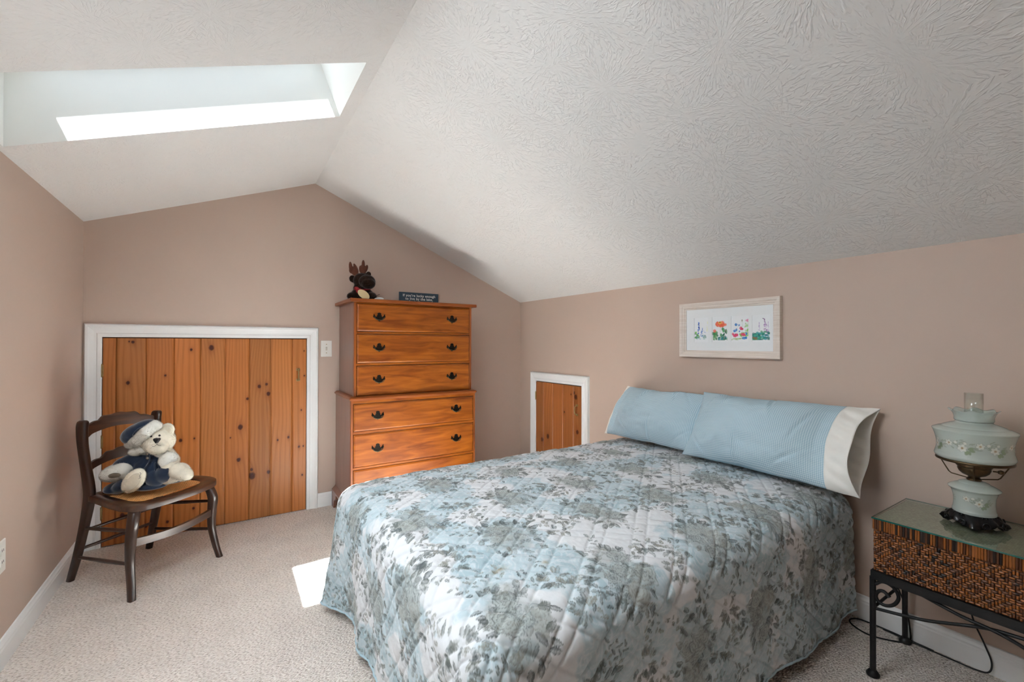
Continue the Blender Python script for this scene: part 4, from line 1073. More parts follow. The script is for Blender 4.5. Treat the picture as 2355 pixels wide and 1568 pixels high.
F3 = Vector((math.sin(YAW)*math.cos(.005868), math.cos(YAW)*math.cos(.005868), math.sin(.005868)))
R3 = Vector((math.cos(YAW), -math.sin(YAW), 0)); U3 = R3.cross(F3)

FURW = M('cream_plush', lin(238, 230, 212), .95, amt=.06, scale=40, spec=.1, sheen=.3)
FURTRIM = M('white_fur_trim', lin(240, 238, 230), .95, amt=.05, scale=40, spec=.1, sheen=.3)
VELVET = M('navy_velvet', lin(35, 46, 65), .75, amt=.25, scale=16, spec=.15, sheen=.8)
SUEDE = M('cream_suede', lin(214, 204, 184), .9, amt=.06, scale=50)
DKNOSE = M('black_stitching', lin(26, 24, 28), .5, amt=.1)
SNAP = M('pewter_snap', lin(150, 140, 130), .3, metal=.9, amt=.1)
D0 = 2.215
bp_ = place(335, 1122, D0); bear = thing('teddy_bear', 'cream teddy bear in a navy velvet coat and hat sitting on the chair', 'teddy bear', (bp_.x, bp_.y, SEATZ+.001), -YAW)
L, k = local(D0, 335, 1122)
def bb_(px, py, dy, rx, ry, rz, rot=(0, 0, 0)): return (L(px, py, dy), (rx*k, ry*k, rz*k), rot)
# body: one skin from head to feet
body = [bb_(364, 1012, -.045, 33, 30, 31), bb_(362, 1026, -.085, 22, 19, 18), bb_(360, 1028, -.095, 15, 15, 14), bb_(350, 1060, -.005, 30, 26, 32), bb_(338, 1092, .0, 36, 30, 30),
        bb_(386, 987, -.03, 15, 7, 15, (0, .3, 0)), bb_(336, 988, -.01, 13, 7, 13)]
body += chain(L(383, 1046, -.03), L(394, 1058, -.055), 17*k, 16*k, 5)+chain(L(394, 1058, -.055), L(388, 1074, -.075), 16*k, 14*k, 4)        # arm on the seat side
body += chain(L(318, 1052, -.03), L(266, 1086, -.075), 15*k, 14*k, 7)                                                                       # arm in the sleeve
body += chain(L(352, 1108, -.03), L(402, 1092, -.065), 14*k, 15*k, 7)+[bb_(414, 1083, -.075, 21, 20, 18, (0, .5, 0)), bb_(424, 1090, -.09, 17, 16, 14), bb_(430, 1094, -.10, 12, 12, 9)]
body += chain(L(330, 1104, -.03), L(312, 1108, -.10), 16*k, 15*k, 6)+[bb_(308, 1105, -.135, 32, 12, 19, (0, -.85, 0))]
blob('body', body, FURW, bear, .0045, 3, fur=(60000, .0062, .00034))
# ear hollow, sole, nose, eyes, mouth
b = B(); b.ball(L(387, 989, -.048), (9*k, 3*k, 9*k), 14, 8); b.out('inner_ear', SUEDE, bear, smooth=180)
b = B(); b.ball(L(306, 1108, -.160), (23*k, 3.2*k, 12*k), 24, 12, Euler((0, -.85, 0)).to_matrix()); b.out('foot_pad', SUEDE, bear, smooth=180)
b = B(); b.tube([L(*q, -.1695) for q in ((322, 1086), (325, 1089), (321, 1094), (323, 1098), (319, 1101))], .0008, 6); b.out('stitching', DKNOSE, bear)
hp = [(0, -.9), (.35, -.45), (.85, .15), (.98, .55), (.75, .85), (.4, .9), (0, .65), (-.4, .9), (-.75, .85), (-.98, .55), (-.85, .15), (-.35, -.45)]
b = B(); c_ = L(361, 1013, -.139); b.prism([(a*6.2*k, z*6.4*k) for a, z in hp], -.010, .008, o=c_); b.out('nose', DKNOSE, bear, bevel=.0025, smooth=60)
for q in ((347, 1003, -.106), (366.5, 1001, -.106)):
    b = B(); b.ball(L(*q), (2.2*k, 2.2*k, 2.2*k), 12, 8); b.out('eye', DKNOSE, bear, smooth=180)
b = B(); b.tube([L(361, 1019, -.137), L(360.5, 1022, -.137)], .0008, 6); b.tube(spline([L(350, 1026, -.128), L(355, 1026, -.134), L(360.5, 1022, -.137), L(365, 1024, -.133), L(370, 1024, -.127)], 4), .0008, 6); b.out('mouth', DKNOSE, bear)
# coat: bodice, sleeves and skirt folds
coat = [bb_(352, 1060, -.008, 35, 30, 28), bb_(336, 1092, -.01, 43, 36, 26), bb_(342, 1072, -.022, 30, 30, 26), bb_(372, 1058, -.02, 22, 26, 20, (0, .5, 0)), bb_(366, 1048, -.03, 26, 20, 16)]
coat += chain(L(326, 1052, -.025), L(286, 1074, -.06), 20*k, 22*k, 7)
coat += [bb_(379, 1089, -.080, 27, 17, 18, (0, -.5, 0)), bb_(358, 1098, -.085, 20, 16, 20, (0, .3, 0)), bb_(352, 1080, -.07, 15, 16, 24, (0, .2, 0)), bb_(384, 1079, -.05, 14, 14, 9, (0, -.5, 0)),
         bb_(326, 1104, -.045, 40, 36, 15), bb_(272, 1118, -.055, 30, 22, 12, (0, -.25, 0)), bb_(290, 1112, -.07, 34, 22, 15, (0, -.6, 0)), bb_(258, 1127, -.085, 16, 14, 7), bb_(345, 1115, -.06, 36, 30, 9), bb_(395, 1103, -.02, 28, 22, 6)]
blob('coat', coat, VELVET, bear, .004, 3)
# placket, gathers and folds standing proud of the cloth
cp_ = [(338, 1029), (343, 1041), (345, 1053), (342, 1065), (333, 1076), (322, 1085), (311, 1092)]
b = B(); b.tube(spline([L(px, py, -.090-.02*(py-1029)/63) for px, py in cp_], 4), .0028, 8); b.out('placket', VELVET, bear, smooth=180)
for q in ((338.5, 1043), (339, 1053)):
    b = B(); b.ball(L(*q, -.100), (3.1*k, 2*k, 3.1*k), 12, 8); b.out('button', SNAP, bear, smooth=180)
fold = [[(350, 1062), (347, 1078), (346, 1094), (350, 1106)], [(357, 1062), (357, 1076), (360, 1092)], [(363, 1063), (366, 1072), (372, 1080)], [(393, 1082), (380, 1092), (366, 1102), (352, 1108)], [(385, 1098), (372, 1106), (356, 1110)],
        [(320, 1076), (306, 1090), (290, 1102), (276, 1114)], [(290, 1108), (272, 1120), (254, 1126)]]
for q in fold:
    b = B(); b.tube(spline([L(px, py, -.088-.012*math.sin(i)) for i, (px, py) in enumerate(q)], 5), [.0006]+[.0034]*(5*(len(q)-1)-1)+[.0006], 8); b.out('coat_fold', VELVET, bear, smooth=180)
# fur trim: cuff, hat brim, collar
blob('cuff', [bb_(268, 1086, -.085, 33, 22, 18, (0, -.28, 0)), bb_(258, 1090, -.095, 24, 18, 15, (0, -.1, 0)), bb_(278, 1083, -.09, 24, 18, 18, (0, -.3, 0))], FURTRIM, bear, .004, 3, fur=(16000, .0066, .00034))
b = B(); b.ball(L(262, 1093, -.128), (15*k, 3*k, 5.5*k), 16, 8, Euler((0, -.1, 0)).to_matrix()); b.out('cuff_opening', M('sleeve_lining', lin(112, 102, 88), .9, amt=.2, scale=40), bear, smooth=180)
blob('sleeve_cuff', [bb_(388, 1056, -.062, 19, 16, 17), bb_(384, 1064, -.072, 18, 14, 13, (0, .5, 0))], FURTRIM, bear, .004, 3, fur=(8000, .006, .00034))
blob('collar', [bb_(318, 1036, -.05, 19, 16, 11, (0, -.15, 0)), bb_(328, 1033, -.065, 14, 12, 10), bb_(372, 1038, -.06, 13, 14, 13, (0, .6, 0)), bb_(348, 1034, -.02, 34, 24, 9), bb_(366, 1041, -.07, 9, 9, 9)], FURTRIM, bear, .004, 3, fur=(13000, .0055, .00034))
hat = blob('hat', [bb_(319, 993, -.045, 36, 32, 20, (0, -.52, 0)), bb_(311, 1000, -.05, 25, 28, 19, (0, -.52, 0)), bb_(331, 982, -.045, 25, 27, 15, (0, -.52, 0))], VELVET, bear, .004, 3)
for q in (((311, 1004), (318, 995), (328, 987)), ((305, 1001), (316, 988), (332, 980)), ((316, 1008), (326, 998), (338, 988))):
    b = B(); b.tube(spline([L(px, py, -.108) for px, py in q], 5), [.0015]+[.004]*9+[.0015], 8); b.out('hat_fold', VELVET, hat, smooth=180)
brim = chain(L(301, 1019, -.065), L(319, 1011, -.10), 11.5*k, 12.5*k, 5)+chain(L(319, 1011, -.10), L(336, 993, -.115), 12.5*k, 12*k, 6)+chain(L(336, 993, -.115), L(356, 976, -.085), 12*k, 10*k, 6)+chain(L(303, 1020, -.065), L(318, 1014, .02), 11*k, 10*k, 4)+chain(L(360, 979, -.085), L(366, 982, -.01), 10*k, 9*k, 4)
blob('hat_brim', brim, FURTRIM, hat, .004, 3, fur=(20000, .0066, .00034))

# ------------------------------------------------------------------ moose on the chest
D1 = 3.028
mp_ = place(833, 693, D1); moose = thing('plush_moose', 'dark brown plush moose with brown antlers sitting on the chest of drawers', 'stuffed toy', (mp_.x, mp_.y, 1.4495), -YAW)
L, k = local(D1, 833, 693)
FURB = M('dark_brown_plush', lin(40, 26, 18), .9, amt=.25, scale=50, spec=.1, sheen=.25)
ANT = M('rust_brown_felt', lin(92, 48, 30), .9, amt=.15, scale=60, sheen=.3)
mb_ = [bb_(833, 681, 0, 25, 22, 15), bb_(812, 685, -.03, 13, 16, 9), bb_(855, 685, -.03, 10, 16, 9), bb_(832, 667, 0, 19, 17, 14), bb_(832, 649, -.005, 19, 18, 17), bb_(844, 651, -.05, 18, 17, 15), bb_(847, 656, -.075, 15, 14, 12),
       bb_(811, 645, .0, 8, 5, 9, (0, -.7, 0)), bb_(847, 634, 0, 6, 4, 6, (0, .5, 0))]
blob('body', mb_, FURB, moose, .0045, 2, fur=(14000, .006, .0005))
def antler(lobes, pt):
    blob('antler', [bb_(px, py, .0, rx, 4, rz, (0, a, 0)) for px, py, rx, rz, a in lobes], ANT, moose, .0035, 2)
antler([(820, 636, 6, 7, -.5), (815, 629, 7.5, 9, -.3), (806, 618, 4.2, 13, -.1), (818, 620, 3.8, 12, -.45), (808, 625, 6, 8, 0)], None)
antler([(835, 631, 6, 7, .1), (834, 622, 6.5, 11, .05), (835, 611, 3.6, 10, .0), (842, 621, 3.6, 9, .25), (829, 623, 3.6, 9, -.1)], None)
for s_ in ((840, 641), (853, 643)):
    b = B(); b.ball(L(*s_, -.062), (2*k, 2*k, 2*k), 10, 6); b.out('eye', M('bead_eye', lin(12, 10, 10), .2, amt=.05), moose, smooth=180)
RED = M('red_ribbon', lin(150, 18, 30), .6, amt=.25, scale=30)
blob('ribbon_bow', [bb_(820, 667, -.065, 6, 4, 4, (0, .4, 0)), bb_(827, 671, -.07, 5, 4, 4, (0, -.3, 0)), bb_(823, 674, -.072, 4, 3, 4)], RED, moose, .0025, 2)
b = B(); b.tube(spline([L(815, 668, -.045), L(823, 671, -.068), L(838, 670, -.06), L(850, 668, -.04), L(856, 664, -.01)], 5), .006, 8); b.out('ribbon', RED, moose, smooth=180)
tagp = [(math.cos(t)*15*k, math.sin(t)*8.5*k) for t in np.linspace(0, 2*PI, 28, endpoint=False)]
b = B(); b.prism(tagp, -.001, .001, U=(math.cos(-.62), 0, math.sin(-.62)), V=(-math.sin(-.62), 0, math.cos(-.62)), o=L(836, 681, -.095)); b.out('paper_tag', M('cream_card', lin(214, 196, 150), .8, amt=.03), moose)
b = B(); b.tube([L(846, 690, -.08), L(860, 686, -.09), L(873, 681, -.09)], .0016, 6); b.out('cord_tie', DKNOSE, moose)
b = B(); b.prism([(a*.75, c*.55) for a, c in tagp], -.0008, .0008, U=(math.cos(.1), 0, math.sin(.1)), V=(-math.sin(.1), 0, math.cos(.1)), o=L(871, 692, -.06)); b.out('white_tag', MATB, moose)
# ------------------------------------------------------------------ wicker box table on an iron stand
NX0, NY0, NY1, NXB = 1.872, 0.600, 0.030, 2.205               # front plane, left end, right end, back
ns = thing('nightstand', 'wicker box nightstand with glass top on a black iron stand', 'nightstand', (2.04, .315, 0))
def nl(x, y, z): return (x-2.04, y-.315, z)
WICK = M('brown_wicker', (1, 1, 1), .45, amt=.12, scale=70, attr=True, coat=.15)
def weave(W, H, cell, step, fold, seed):
    nu, nv = int(W/step)+1, int(H/step)+1
    x = np.linspace(0, W, nu)[:, None]*np.ones((1, nv)); z = np.linspace(0, H, nv)[None, :]*np.ones((nu, 1))
    ci = x/cell; cj = z/cell; i = np.floor(ci).astype(int); j = np.floor(cj).astype(int); fi = ci-i; fj = cj-j
    P = fold
    ti = np.mod(i, 2*P); up = ti < P; tri = np.where(up, ti, 2*P-1-ti)
    Q = 9
    tj = np.mod(j+2, 2*Q); upj = tj < Q; trj = np.where(upj, tj, 2*Q-1-tj)
    t = np.mod(tri+trj, 4)
    hor = t < 2
    pos = np.where(hor, (t+np.where(up, fi, 1-fi))/2, (t-2+np.where(upj, fj, 1-fj))/2)
    crs = np.where(hor, fj, fi)
    prof = np.sqrt(np.clip(1-((crs-.5)/.46)**2, 0, 1))*np.clip(np.sin(PI*np.clip(pos, 0, 1))*1.7, 0, 1)**.8
    sidx = np.where(hor, np.where(up, i-t, i+t), i); sidy = np.where(hor, j, np.where(upj, j-(t-2), j+(t-2)))
    rnd = hash2(sidx, sidy+hor*1000, seed)
    c1 = np.array(lin(160, 92, 34)); c2 = np.array(lin(92, 50, 22)); c3 = np.array(lin(38, 24, 16))
    col = np.where((rnd < .62)[..., None], c1*(1.0-rnd*.45)[..., None], np.where((rnd < .95)[..., None], c2*(.9+rnd*.5)[..., None], c3))
    col = col*(.05+.95*prof**1.1)[..., None]
    return x, z, (1-prof)*.0035, col
W, H = NY0-NY1, .140
x, z, dp, cl = weave(W, H, .0068, .0012, 12, 4)
slabgrid('woven_front', np.stack([dp-(2.04-NX0), NY0-x-.315, z+.374], -1), cl, WICK, ns, (.012, 0, 0), smooth=60)
b = B(); b.box(nl(NX0+.013, NY1+.006, .374), nl(NXB-.004, NY0-.004, .512)); b.out('box_body', M('dark_reed', lin(54, 34, 20), .6, amt=.4, scale=60), ns)
# woven ends
W2 = NXB-NX0-.01
x, z, dp, cl = weave(W2, H, .0068, .002, 12, 9)
slabgrid('woven_end', np.stack([x+NX0+.006-2.04, NY0-.004-dp*.5-.315+.004, z+.374], -1), cl, WICK, ns, (0, -.004, 0), smooth=60)
# lid band of upright splints
def splints(W, seed, step=.0012):
    nu, nv = int(W/step)+1, 18
    x = np.linspace(0, W, nu)[:, None]*np.ones((1, nv)); z = np.linspace(0, .034, nv)[None, :]*np.ones((nu, 1))
    pc = .0062; i = np.floor(x/pc).astype(int); f = x/pc-i; pr = np.sqrt(np.clip(1-((f-.5)/.48)**2, 0, 1)); r = hash2(i, i*0+3, seed)
    c = np.where((r < .45)[..., None], np.array(lin(160, 92, 38))*(1-r*.8)[..., None], np.where((r < .75)[..., None], np.array(lin(84, 46, 22)), np.array(lin(34, 22, 16))))
    return x, z, (1-pr)*.003, c*(.3+.7*pr**.7)[..., None]
x, z, dp, cl = splints(W+.004, 3)
slabgrid('lid_band', np.stack([dp-.003-(2.04-NX0), NY0+.002-x-.315, z+.516], -1), cl, WICK, ns, (.012, 0, 0), smooth=60)
x, z, dp, cl = splints(W2, 5, .002)
slabgrid('lid_band', np.stack([x+NX0+.008-2.04, NY0+.002-dp-.315, z+.516], -1), cl, WICK, ns, (0, -.005, 0), smooth=60)
# woven top, grey green under the glass
def topweave():
    st = .0016; Wx, Wy = NXB-NX0-.004, NY0-NY1
    nu, nv = int(Wx/st)+1, int(Wy/st)+1
    x = np.linspace(0, Wx, nu)[:, None]*np.ones((1, nv)); y = np.linspace(0, Wy, nv)[None, :]*np.ones((nu, 1))
    c = .0052; i = np.floor(x/c).astype(int); j = np.floor(y/c).astype(int); hor = np.mod(i+j, 2) == 0
    fr_ = np.where(hor, y/c-j, x/c-i); pr = np.sqrt(np.clip(1-((fr_-.5)/.5)**2, 0, 1)); r = hash2(np.where(hor, i//2, i), np.where(hor, j, j//2), 8)
    col = (np.array(lin(168, 162, 138))*(.75+.5*r)[..., None])*(.45+.55*pr)[..., None]
    return x, y, pr*.0008, col
x, y, dp, cl = topweave()
slabgrid('woven_top', np.stack([x+NX0+.001-2.04, NY0-y-.315, .5495+dp], -1), cl, WICK, ns, (0, 0, -.004), smooth=60)
GLTOP = mat_glass('green_edged_glass', tint=(.86, .95, .92), refl=.10, rough=.03)
EDGE = M('green_glass_edge', lin(24, 92, 84), .2, amt=.1, scale=20, coat=.5)
b = B(); gx0, gx1, gy0, gy1 = NX0-.006, NXB, NY1-.004, NY0+.003
b.add([nl(gx0+.0006, gy0+.0006, .5560), nl(gx1-.0006, gy0+.0006, .5560), nl(gx1-.0006, gy1-.0006, .5560), nl(gx0+.0006, gy1-.0006, .5560)], [(0, 1, 2, 3)])
gt = mk('glass_top', b.v, b.f, GLTOP, ns); gt['label'] = 'clear glass sheet'
b = B(); q0 = [nl(gx0, gy0, .5512), nl(gx1, gy0, .5512), nl(gx1, gy1, .5512), nl(gx0, gy1, .5512)]; q1 = [(a, c, .5562) for a, c, _ in q0]
b.add(q0+q1, [(i, (i+1) % 4, 4+(i+1) % 4, 4+i) for i in range(4)]); ge = mk('glass_edge', b.v, b.f, EDGE, gt)
# iron stand
def irn(name, pts, r, n=10, up=None, bq=None):
    b = B(); b.tube([nl(*p) for p in pts], r, n, up=up, b=bq); return b.out(name, BLACKIRON, ns, smooth=50)
b = B()
for lo_, hi_ in (((NX0-.006, NY1-.006, .344), (NX0+.006, NY0+.006, .373)), ((NXB-.006, NY1-.006, .344), (NXB+.006, NY0+.006, .373)), ((NX0+.006, NY0-.006, .344), (NXB-.006, NY0+.006, .373)), ((NX0+.006, NY1-.006, .344), (NXB-.006, NY1+.006, .373))):
    b.box(nl(*lo_), nl(*hi_))
b.out('stand_frame', BLACKIRON, ns)
for x_, sx in ((NX0+.014, 1), (NXB-.006, -1)):
    for y_, sy in ((NY0+.006, -1), (NY1-.006, 1)):
        b = B(); b.post([(x_-2.04, y_-.315, z_, r_, r_) for z_, r_ in ((0.016, .0088), (.31, .0088), (.344, .0088))], 14, 2)
        lg = b.out('leg', BLACKIRON, ns, smooth=50)
        b = B(); b.lathe([(.012, 0), (.019, .003), (.020, .009), (.015, .016), (.011, .022)], 16, (x_-2.04, y_-.315, 0)); b.out('leg_foot', BLACKIRON, lg, smooth=60)
# scrolls beside the legs
for y_, sy in ((NY0, -1), (NY1, 1)):
    sp_ = [(.598, .322), (.584, .336), (.567, .339), (.551, .333), (.540, .320), (.536, .303), (.541, .286), (.552, .271), (.567, .262), (.581, .261), (.592, .267), (.597, .279), (.595, .292), (.587, .303), (.576, .306), (.567, .301), (.559, .294)]
    pts = [(NX0+.014, y_+sy*(NY0-q[0]), q[1]) for q in sp_]
    pts = spline(pts, 4)
    irn('scroll', pts, .0055, 10)
# crossed rods in the front and back
ym = (NY0+NY1)/2
for xx in (NX0+.014, NXB-.006):
    for s in (-1, 1):
        e = (NY0-NY1)/2
        rod = spline([(xx+s*.004, ym+s*e, .235), (xx+s*.004, ym+s*e*.55, .262), (xx+s*.004, ym+s*e*.08, .309), (xx+s*.004, ym-s*e*.25, .322), (xx+s*.004, ym-s*e*.6, .345)], 8)
        irn('crossed_rod', rod, .0052, 10)
for y_ in (NY0+.006, NY1-.006): irn('side_rod', [(NX0+.014, y_, .235), (NXB-.006, y_, .235)], .005, 10)

# ------------------------------------------------------------------ glass hurricane lamp
LX_, LY_ = 2.066, .392
GZ = .5566
lamp = thing('table_lamp', 'frosted glass oil-style table lamp painted with daisies on the nightstand', 'lamp', (LX_, LY_, GZ), math.atan2(-LX_, LY_)+0.0)
# the lamp's own -y axis looks at the room
FROST = mat_glass('frosted_painted_glass', tint=(.95, 1, .98), refl=.01, rough=.15, painted=True, body=.78, bodycol=lin(226, 238, 233))
FROST2 = mat_glass('frosted_ribbon_glass', tint=(.96, 1, .99), refl=.03, rough=.1, body=.5, bodycol=lin(226, 238, 234))
CHIM = mat_glass('clear_chimney', tint=(.96, .98, .97), refl=.05, rough=.04)
AGED = M('aged_brass', lin(96, 78, 56), .38, metal=.85, amt=.25, scale=40)
BLKCAST = M('black_cast_metal', lin(26, 26, 28), .28, metal=.6, amt=.3, scale=40, coat=.3)
def painted_lathe(name, prof, n, sprays, mat, parent):
    """prof spline (r,z); sprays: (theta, z, size). theta 0 faces the room"""
    P = spline([np.array(p) for p in prof], 14); m = len(P); R_ = np.array([p[0] for p in P]); Z_ = np.array([p[1] for p in P])
    th_ = np.linspace(0, 2*PI, n, endpoint=False); T, J = np.meshgrid(th_, np.arange(m), indexing='ij')
    V = np.stack([R_[J]*np.sin(T), -R_[J]*np.cos(T), Z_[J]], -1)
    rm = np.median(R_); tt = np.where(T > PI, T-2*PI, T); S = tt*rm; Zz = Z_[J]
    C = np.zeros((n, m, 4))
    def put(mask, c):
        k_ = np.clip(mask, 0, 1)[..., None]; C[..., :3] = C[..., :3]*(1-k_)+np.array(lin(*c))*k_; C[..., 3] = np.maximum(C[..., 3], k_[..., 0])
    def petal(cx, cy, a, L_, w_, c, al=1):
        dx, dy = S-cx, Zz-cy; u = (dx*math.cos(a)+dy*math.sin(a))/L_; v = (-dx*math.sin(a)+dy*math.cos(a))/w_
        put(al*sstep(1.0, .75, np.abs(v)/(np.clip(4*u*(1-u), 0, 1)**.6+1e-4))*(u > 0)*(u < 1), c)
    for th0, z0, s in sprays:
        c0 = th0*rm
        rs = np.random.RandomState(int(abs(th0*100)+z0*1000))
        for (dx, dy, sc) in ((-.016, .006, .92), (.014, -.004, 1.0)):
            for i in range(12):                                      # fern wisps and buds
                petal(c0+dx*s+.012*s+rs.uniform(0, .02)*s, z0+dy*s+rs.uniform(-.004, .012)*s, rs.uniform(-.5, .9), .009*s, .0016*s, (168, 190, 150), .6)
        for (a, dx, dy) in ((-.9, .024, -.010), (-.4, .028, -.006), (-1.5, .022, -.010), (.5, .026, -.006)):
            petal(c0+dx*s, z0+dy*s, a, .012*s, .0042*s, (112, 140, 66), .95)
        for i in range(8): petal(c0-.006*s+rs.uniform(-.006, .01)*s, z0+.002*s+rs.uniform(-.008, .008)*s, -.5+rs.uniform(-.5, .5), .010*s, .0012*s, (120, 150, 90), .7)
        for (dx, dy, sc) in ((-.016, .006, .85), (.014, -.004, 1.0), (.0, .010, .45), (.020, .010, .4)):
            for i in range(6): petal(c0+dx*s, z0+dy*s, i*PI/3+.3, .0115*s*sc, .0046*s*sc, (244, 243, 236) if i % 2 else (232, 230, 226), 1)
            if sc > .6:
                d = np.hypot(S-c0-dx*s, Zz-z0-dy*s)/(.0032*s*sc); put(sstep(1.1, .8, d), (196, 142, 36)); put(.8*sstep(.6, .3, d), (130, 80, 30))
    i = np.arange(n*m).reshape(n, m); j = np.roll(i, -1, axis=0)
    Fq = np.stack([i[:, :-1], j[:, :-1], j[:, 1:], i[:, 1:]], -1).reshape(-1, 4)
    return mk(name, V.reshape(-1, 3), Fq, mat, parent, smooth=180, col=C.reshape(-1, 4))
# cast base: a pierced, scrolled plinth on four feet
n = 160; v = []; f = []
def base_r(t): return .068+.004*math.cos(4*t)+.003*math.cos(8*t+.6)+.0015*math.cos(16*t)
prof = [(.80, .012), (1.0, .006), (1.06, .012), (1.0, .022), (.90, .028), (.84, .034), (.74, .039), (.60, .043), (0.2, .043)]
for kx, (q, z_) in enumerate(prof):
    for i in range(n):
        t = 2*PI*i/n; lift = .011*max(0, -math.cos(4*t))**.7*(1-z_/.05); rr = base_r(t)*q*(1+.03*math.sin(12*t+kx)); v.append((rr*math.cos(t), rr*math.sin(t), z_+lift+.002*math.sin(10*t+kx*1.3)))
for kx in range(len(prof)-1):
    for i in range(n): f.append((kx*n+i, kx*n+(i+1) % n, (kx+1)*n+(i+1) % n, (kx+1)*n+i))
b = B(); b.add(v, f+[tuple((len(prof)-1)*n+i for i in range(n)), tuple(range(n-1, -1, -1))])
for a in range(4):
    t = a*PI/2; c = (math.cos(t), math.sin(t))
    b.ball((.064*c[0], .064*c[1], .009), (.0135, .0135, .0088), 14, 8)
    for s in (-1, 1):
        t2 = t+s*.38; ps = [(.070*math.cos(t2+s*.10*math.cos(q))+.0, .070*math.sin(t2+s*.10*math.cos(q)), .020+.008*math.sin(q)) for q in np.linspace(0, 4.6, 16)]
        b.tube(ps, .0028, 8)
    for q in range(5): b.ball((.050*math.cos(t+.2*q-.4+PI/4), .050*math.sin(t+.2*q-.4+PI/4), .038), .0045, 8, 6)
b.out('cast_base', BLKCAST, lamp, smooth=60)
painted_lathe('font', [(.030, .040), (.050, .041), (.0525, .048), (.0505, .056), (.0490, .075), (.0505, .095), (.0555, .112), (.0615, .119), (.0615, .123), (.050, .131), (.038, .137), (.036, .140), (.024, .145), (.014, .147)], 260, [(-.05, .086, 1.0), (2.1, .086, 1.0), (-2.1, .086, 1.0)], FROST, lamp)
b = B(); b.lathe([(.012, .146), (.018, .147), (.018, .153), (.013, .156), (.015, .160), (.028, .166), (.036, .174), (.0395, .183), (.039, .190), (.043, .193), (.043, .202), (.041, .206), (.040, .212), (.020, .214)], 40); b.out('burner', AGED, lamp, smooth=40)
b = B(); b.lathe([(.012, .149), (.010, .158)], 12)
b.v = []; b.f = []
b.tube([(.042, 0, .184), (.058, 0, .184)], .0022, 8); b.lathe([(.002, .177), (.0075, .180), (.0075, .188), (.002, .191)], 14, (.060, 0, 0)); b.out('wick_knob', AGED, lamp, smooth=40)
b = B(); rg = [(.0885*math.cos(t), .0885*math.sin(t), .2135) for t in np.linspace(0, 2*PI, 60, endpoint=False)]
b.tube(rg, .0045, 8, closed=True, up=(0, 0, 1)); b.out('shade_ring', AGED, lamp, smooth=60)
for t in (PI*.06, PI*.94, PI*1.5):
    c = (math.cos(t), math.sin(t)); b = B(); b.tube([(q*c[0], q*c[1], z_) for q, z_ in ((.086, .212), (.060, .163), (.054, .158), (.016, .152))], .0019, 8); b.out('ring_arm', AGED, lamp, smooth=60)
painted_lathe('shade', [(.0865, .2165), (.0915, .219), (.0955, .227), (.0935, .236), (.0905, .250), (.0905, .268), (.0935, .286), (.0985, .303), (.1010, .309), (.1000, .313), (.088, .319), (.078, .322), (.074, .325), (.060, .331), (.047, .336), (.0435, .340)], 320,
              [(-.47, .266, 1.15), (.36, .266, 1.15), (1.3, .266, 1.15), (2.2, .266, 1.15), (-1.4, .266, 1.15), (-2.3, .266, 1.15)], FROST, lamp)
n = 120; v = []; f = []; pr = [(.0435, .340), (.0470, .343), (.0475, .347), (.0465, .354), (.0490, .364), (.0530, .371), (.0585, .376)]
for kx, (q, z_) in enumerate(pr):
    for i in range(n):
        t = 2*PI*i/n; a = max(0, kx-2)/4; v.append((q*(1+.05*a*math.cos(8*t))*math.cos(t), q*(1+.05*a*math.cos(8*t))*math.sin(t), z_+.0034*a*a*math.cos(8*t+.5)))
for kx in range(len(pr)-1):
    for i in range(n): f.append((kx*n+i, kx*n+(i+1) % n, (kx+1)*n+(i+1) % n, (kx+1)*n+i))
o = mk('ruffled_crown', v, f, FROST2, lamp, smooth=180); sd = o.modifiers.new('glass', 'SOLIDIFY'); sd.thickness = .0018
b = B(); b.lathe([(.030, .214), (.034, .25), (.035, .28), (.030, .32), (.0235, .35), (.0225, .38), (.0228, .433)], 40, cap=False); o = b.out('chimney', CHIM, lamp, smooth=180)
sd = o.modifiers.new('glass', 'SOLIDIFY'); sd.thickness = .0016

# ------------------------------------------------------------------ cords
CORD = M('black_power_cord', lin(18, 18, 18), .5, amt=.15, scale=30)
cr = thing('power_cord', 'black power cord looping on the carpet behind the nightstand legs', 'cord', (2.15, .65, 0))
p_ = [(2.235, .655, .30), (2.234, .640, .20), (2.233, .612, .12), (2.233, .600, .04), (2.222, .598, .006), (2.182, .614, .004), (2.133, .690, .004), (2.146, .752, .004), (2.178, .778, .004), (2.215, .765, .004), (2.226, .715, .004), (2.228, .655, .004), (2.226, .60, .004), (2.224, .53, .004)]
b = B(); b.tube([(a-2.15, c-.65, z_) for a, c, z_ in spline(p_, 8)], .0028, 8); b.out('cable', CORD, cr, smooth=180)
cr2 = thing('lamp_cord', 'black lamp cord hanging down the wall to the baseboard by the nightstand', 'cord', (2.22, .45, 0))
p_ = [(2.214, .46, .545), (2.234, .452, .50), (2.236, .445, .34), (2.235, .432, .19), (2.234, .400, .10), (2.228, .382, .050), (2.216, .386, .018), (2.218, .415, .006), (2.219, .47, .004), (2.219, .56, .004), (2.221, .68, .004)]
b = B(); b.tube([(a-2.22, c-.45, z_) for a, c, z_ in spline(p_, 8)], .0026, 8); b.out('cable', CORD, cr2, smooth=180)
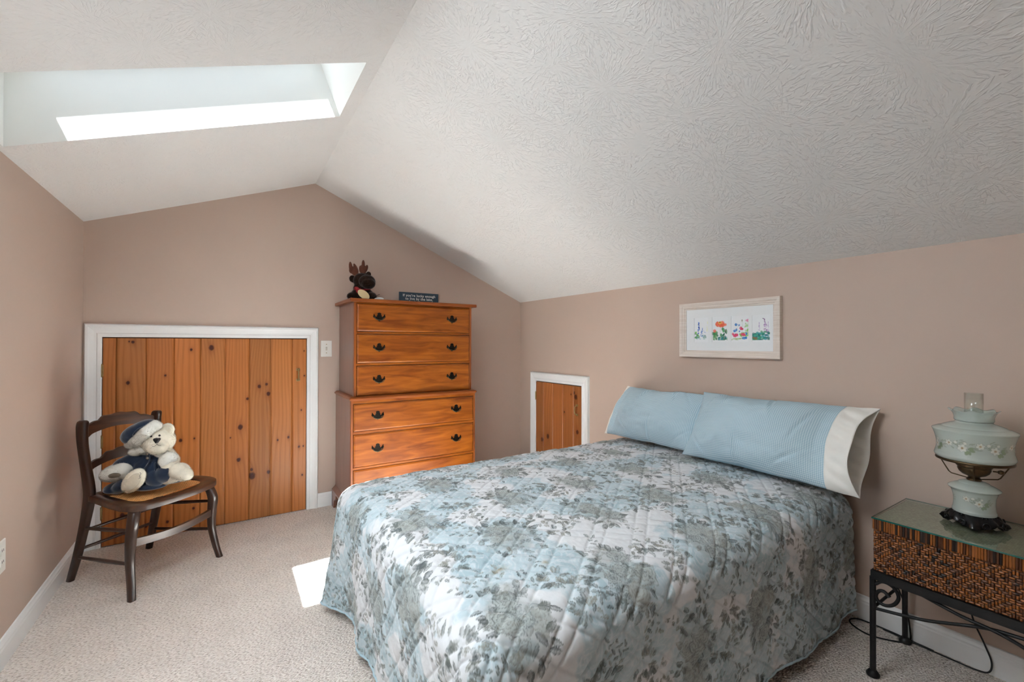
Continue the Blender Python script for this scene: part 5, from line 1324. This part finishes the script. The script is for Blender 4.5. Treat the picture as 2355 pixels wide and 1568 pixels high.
# ------------------------------------------------------------------ camera
cam = bpy.data.cameras.new('camera'); co = bpy.data.objects.new('camera', cam); COL.objects.link(co)
cam.sensor_width = 36.0; cam.sensor_fit = 'HORIZONTAL'; cam.lens = 36.0*1012.506/2355; cam.clip_start = 0.02
yaw, pitch, roll = 0.574418, 0.005868, 0.001787
F = Vector((math.sin(yaw)*math.cos(pitch), math.cos(yaw)*math.cos(pitch), math.sin(pitch)))
R = Vector((math.cos(yaw), -math.sin(yaw), 0)); U = R.cross(F)
R2 = R*math.cos(roll)+U*math.sin(roll); U2 = R2.cross(F)
Mx = Matrix(((R2.x, U2.x, -F.x, 0), (R2.y, U2.y, -F.y, 0), (R2.z, U2.z, -F.z, EYE), (0, 0, 0, 1)))
co.matrix_world = Mx; SC.camera = co

# ------------------------------------------------------------------ light: sun and sky through the skylight, fill light at the added side window
SUN_E, SKY, WIN_W = 31.0, 0.6, 1.3
su = bpy.data.lights.new('sun', 'SUN'); su.energy = SUN_E; su.angle = math.radians(0.6); su.color = (0.89, 0.96, 1.0)
so_ = bpy.data.objects.new('sun', su); COL.objects.link(so_)
so_.rotation_euler = Vector((0.417, 0.143, -1.0)).to_track_quat('-Z', 'Y').to_euler()
so_.location = (-0.6, 1.8, 4)
w = bpy.data.worlds.new('sky'); SC.world = w; w.use_nodes = True
bg = w.node_tree.nodes['Background']; bg.inputs['Color'].default_value = (0.78, 0.90, 1.0, 1); bg.inputs['Strength'].default_value = SKY
def portal(name, loc, sx, sy, direction, xaxis, energy=None):
    l = bpy.data.lights.new(name, 'AREA'); l.shape = 'RECTANGLE'; l.size = sx; l.size_y = sy
    o = bpy.data.objects.new(name, l); COL.objects.link(o)
    Z = -Vector(direction).normalized(); X = Vector(xaxis).normalized(); Y = Z.cross(X)
    o.matrix_world = Matrix(((X.x, Y.x, Z.x, loc[0]), (X.y, Y.y, Z.y, loc[1]), (X.z, Y.z, Z.z, loc[2]), (0, 0, 0, 1)))
    if energy is None: l.cycles.is_portal = True
    else: l.energy = energy
    return o
gc = [sum(p[k] for p in glass_ring)/4 for k in range(3)]
portal('skylight_portal', (gc[0]+NX*.03, gc[1], gc[2]+NZ*.03), (GX1-GX0)/math.cos(th)+.02, GY1-GY0+.02, (-NX, 0, -NZ), (math.cos(th), 0, math.sin(th)))
wl = portal('window_fill', (XL-.10, (WY0+WY1)/2, (WZ0+WZ1)/2), WY1-WY0, WZ1-WZ0, (1, 0, 0), (0, 1, 0), WIN_W)  # fill lamp outside the added side window
wl.data.color = (0.95, 0.98, 1.0)
# ------------------------------------------------------------------ view
vs = SC.view_settings; SC.display_settings.display_device = 'sRGB'
vs.view_transform = 'Standard'; vs.look = 'None'; vs.gamma = 1.0; vs.use_curve_mapping = False; vs.exposure = 1.6
cy = SC.cycles
cy.max_bounces = 10; cy.diffuse_bounces = 7; cy.glossy_bounces = 4; cy.transparent_max_bounces = 16; cy.transmission_bounces = 4
cy.caustics_reflective = False; cy.caustics_refractive = False; cy.sample_clamp_indirect = 60.0
try:
    cy.use_denoising = True; cy.denoiser = 'OPENIMAGEDENOISE'; cy.denoising_input_passes = 'RGB_ALBEDO_NORMAL'
except Exception: pass
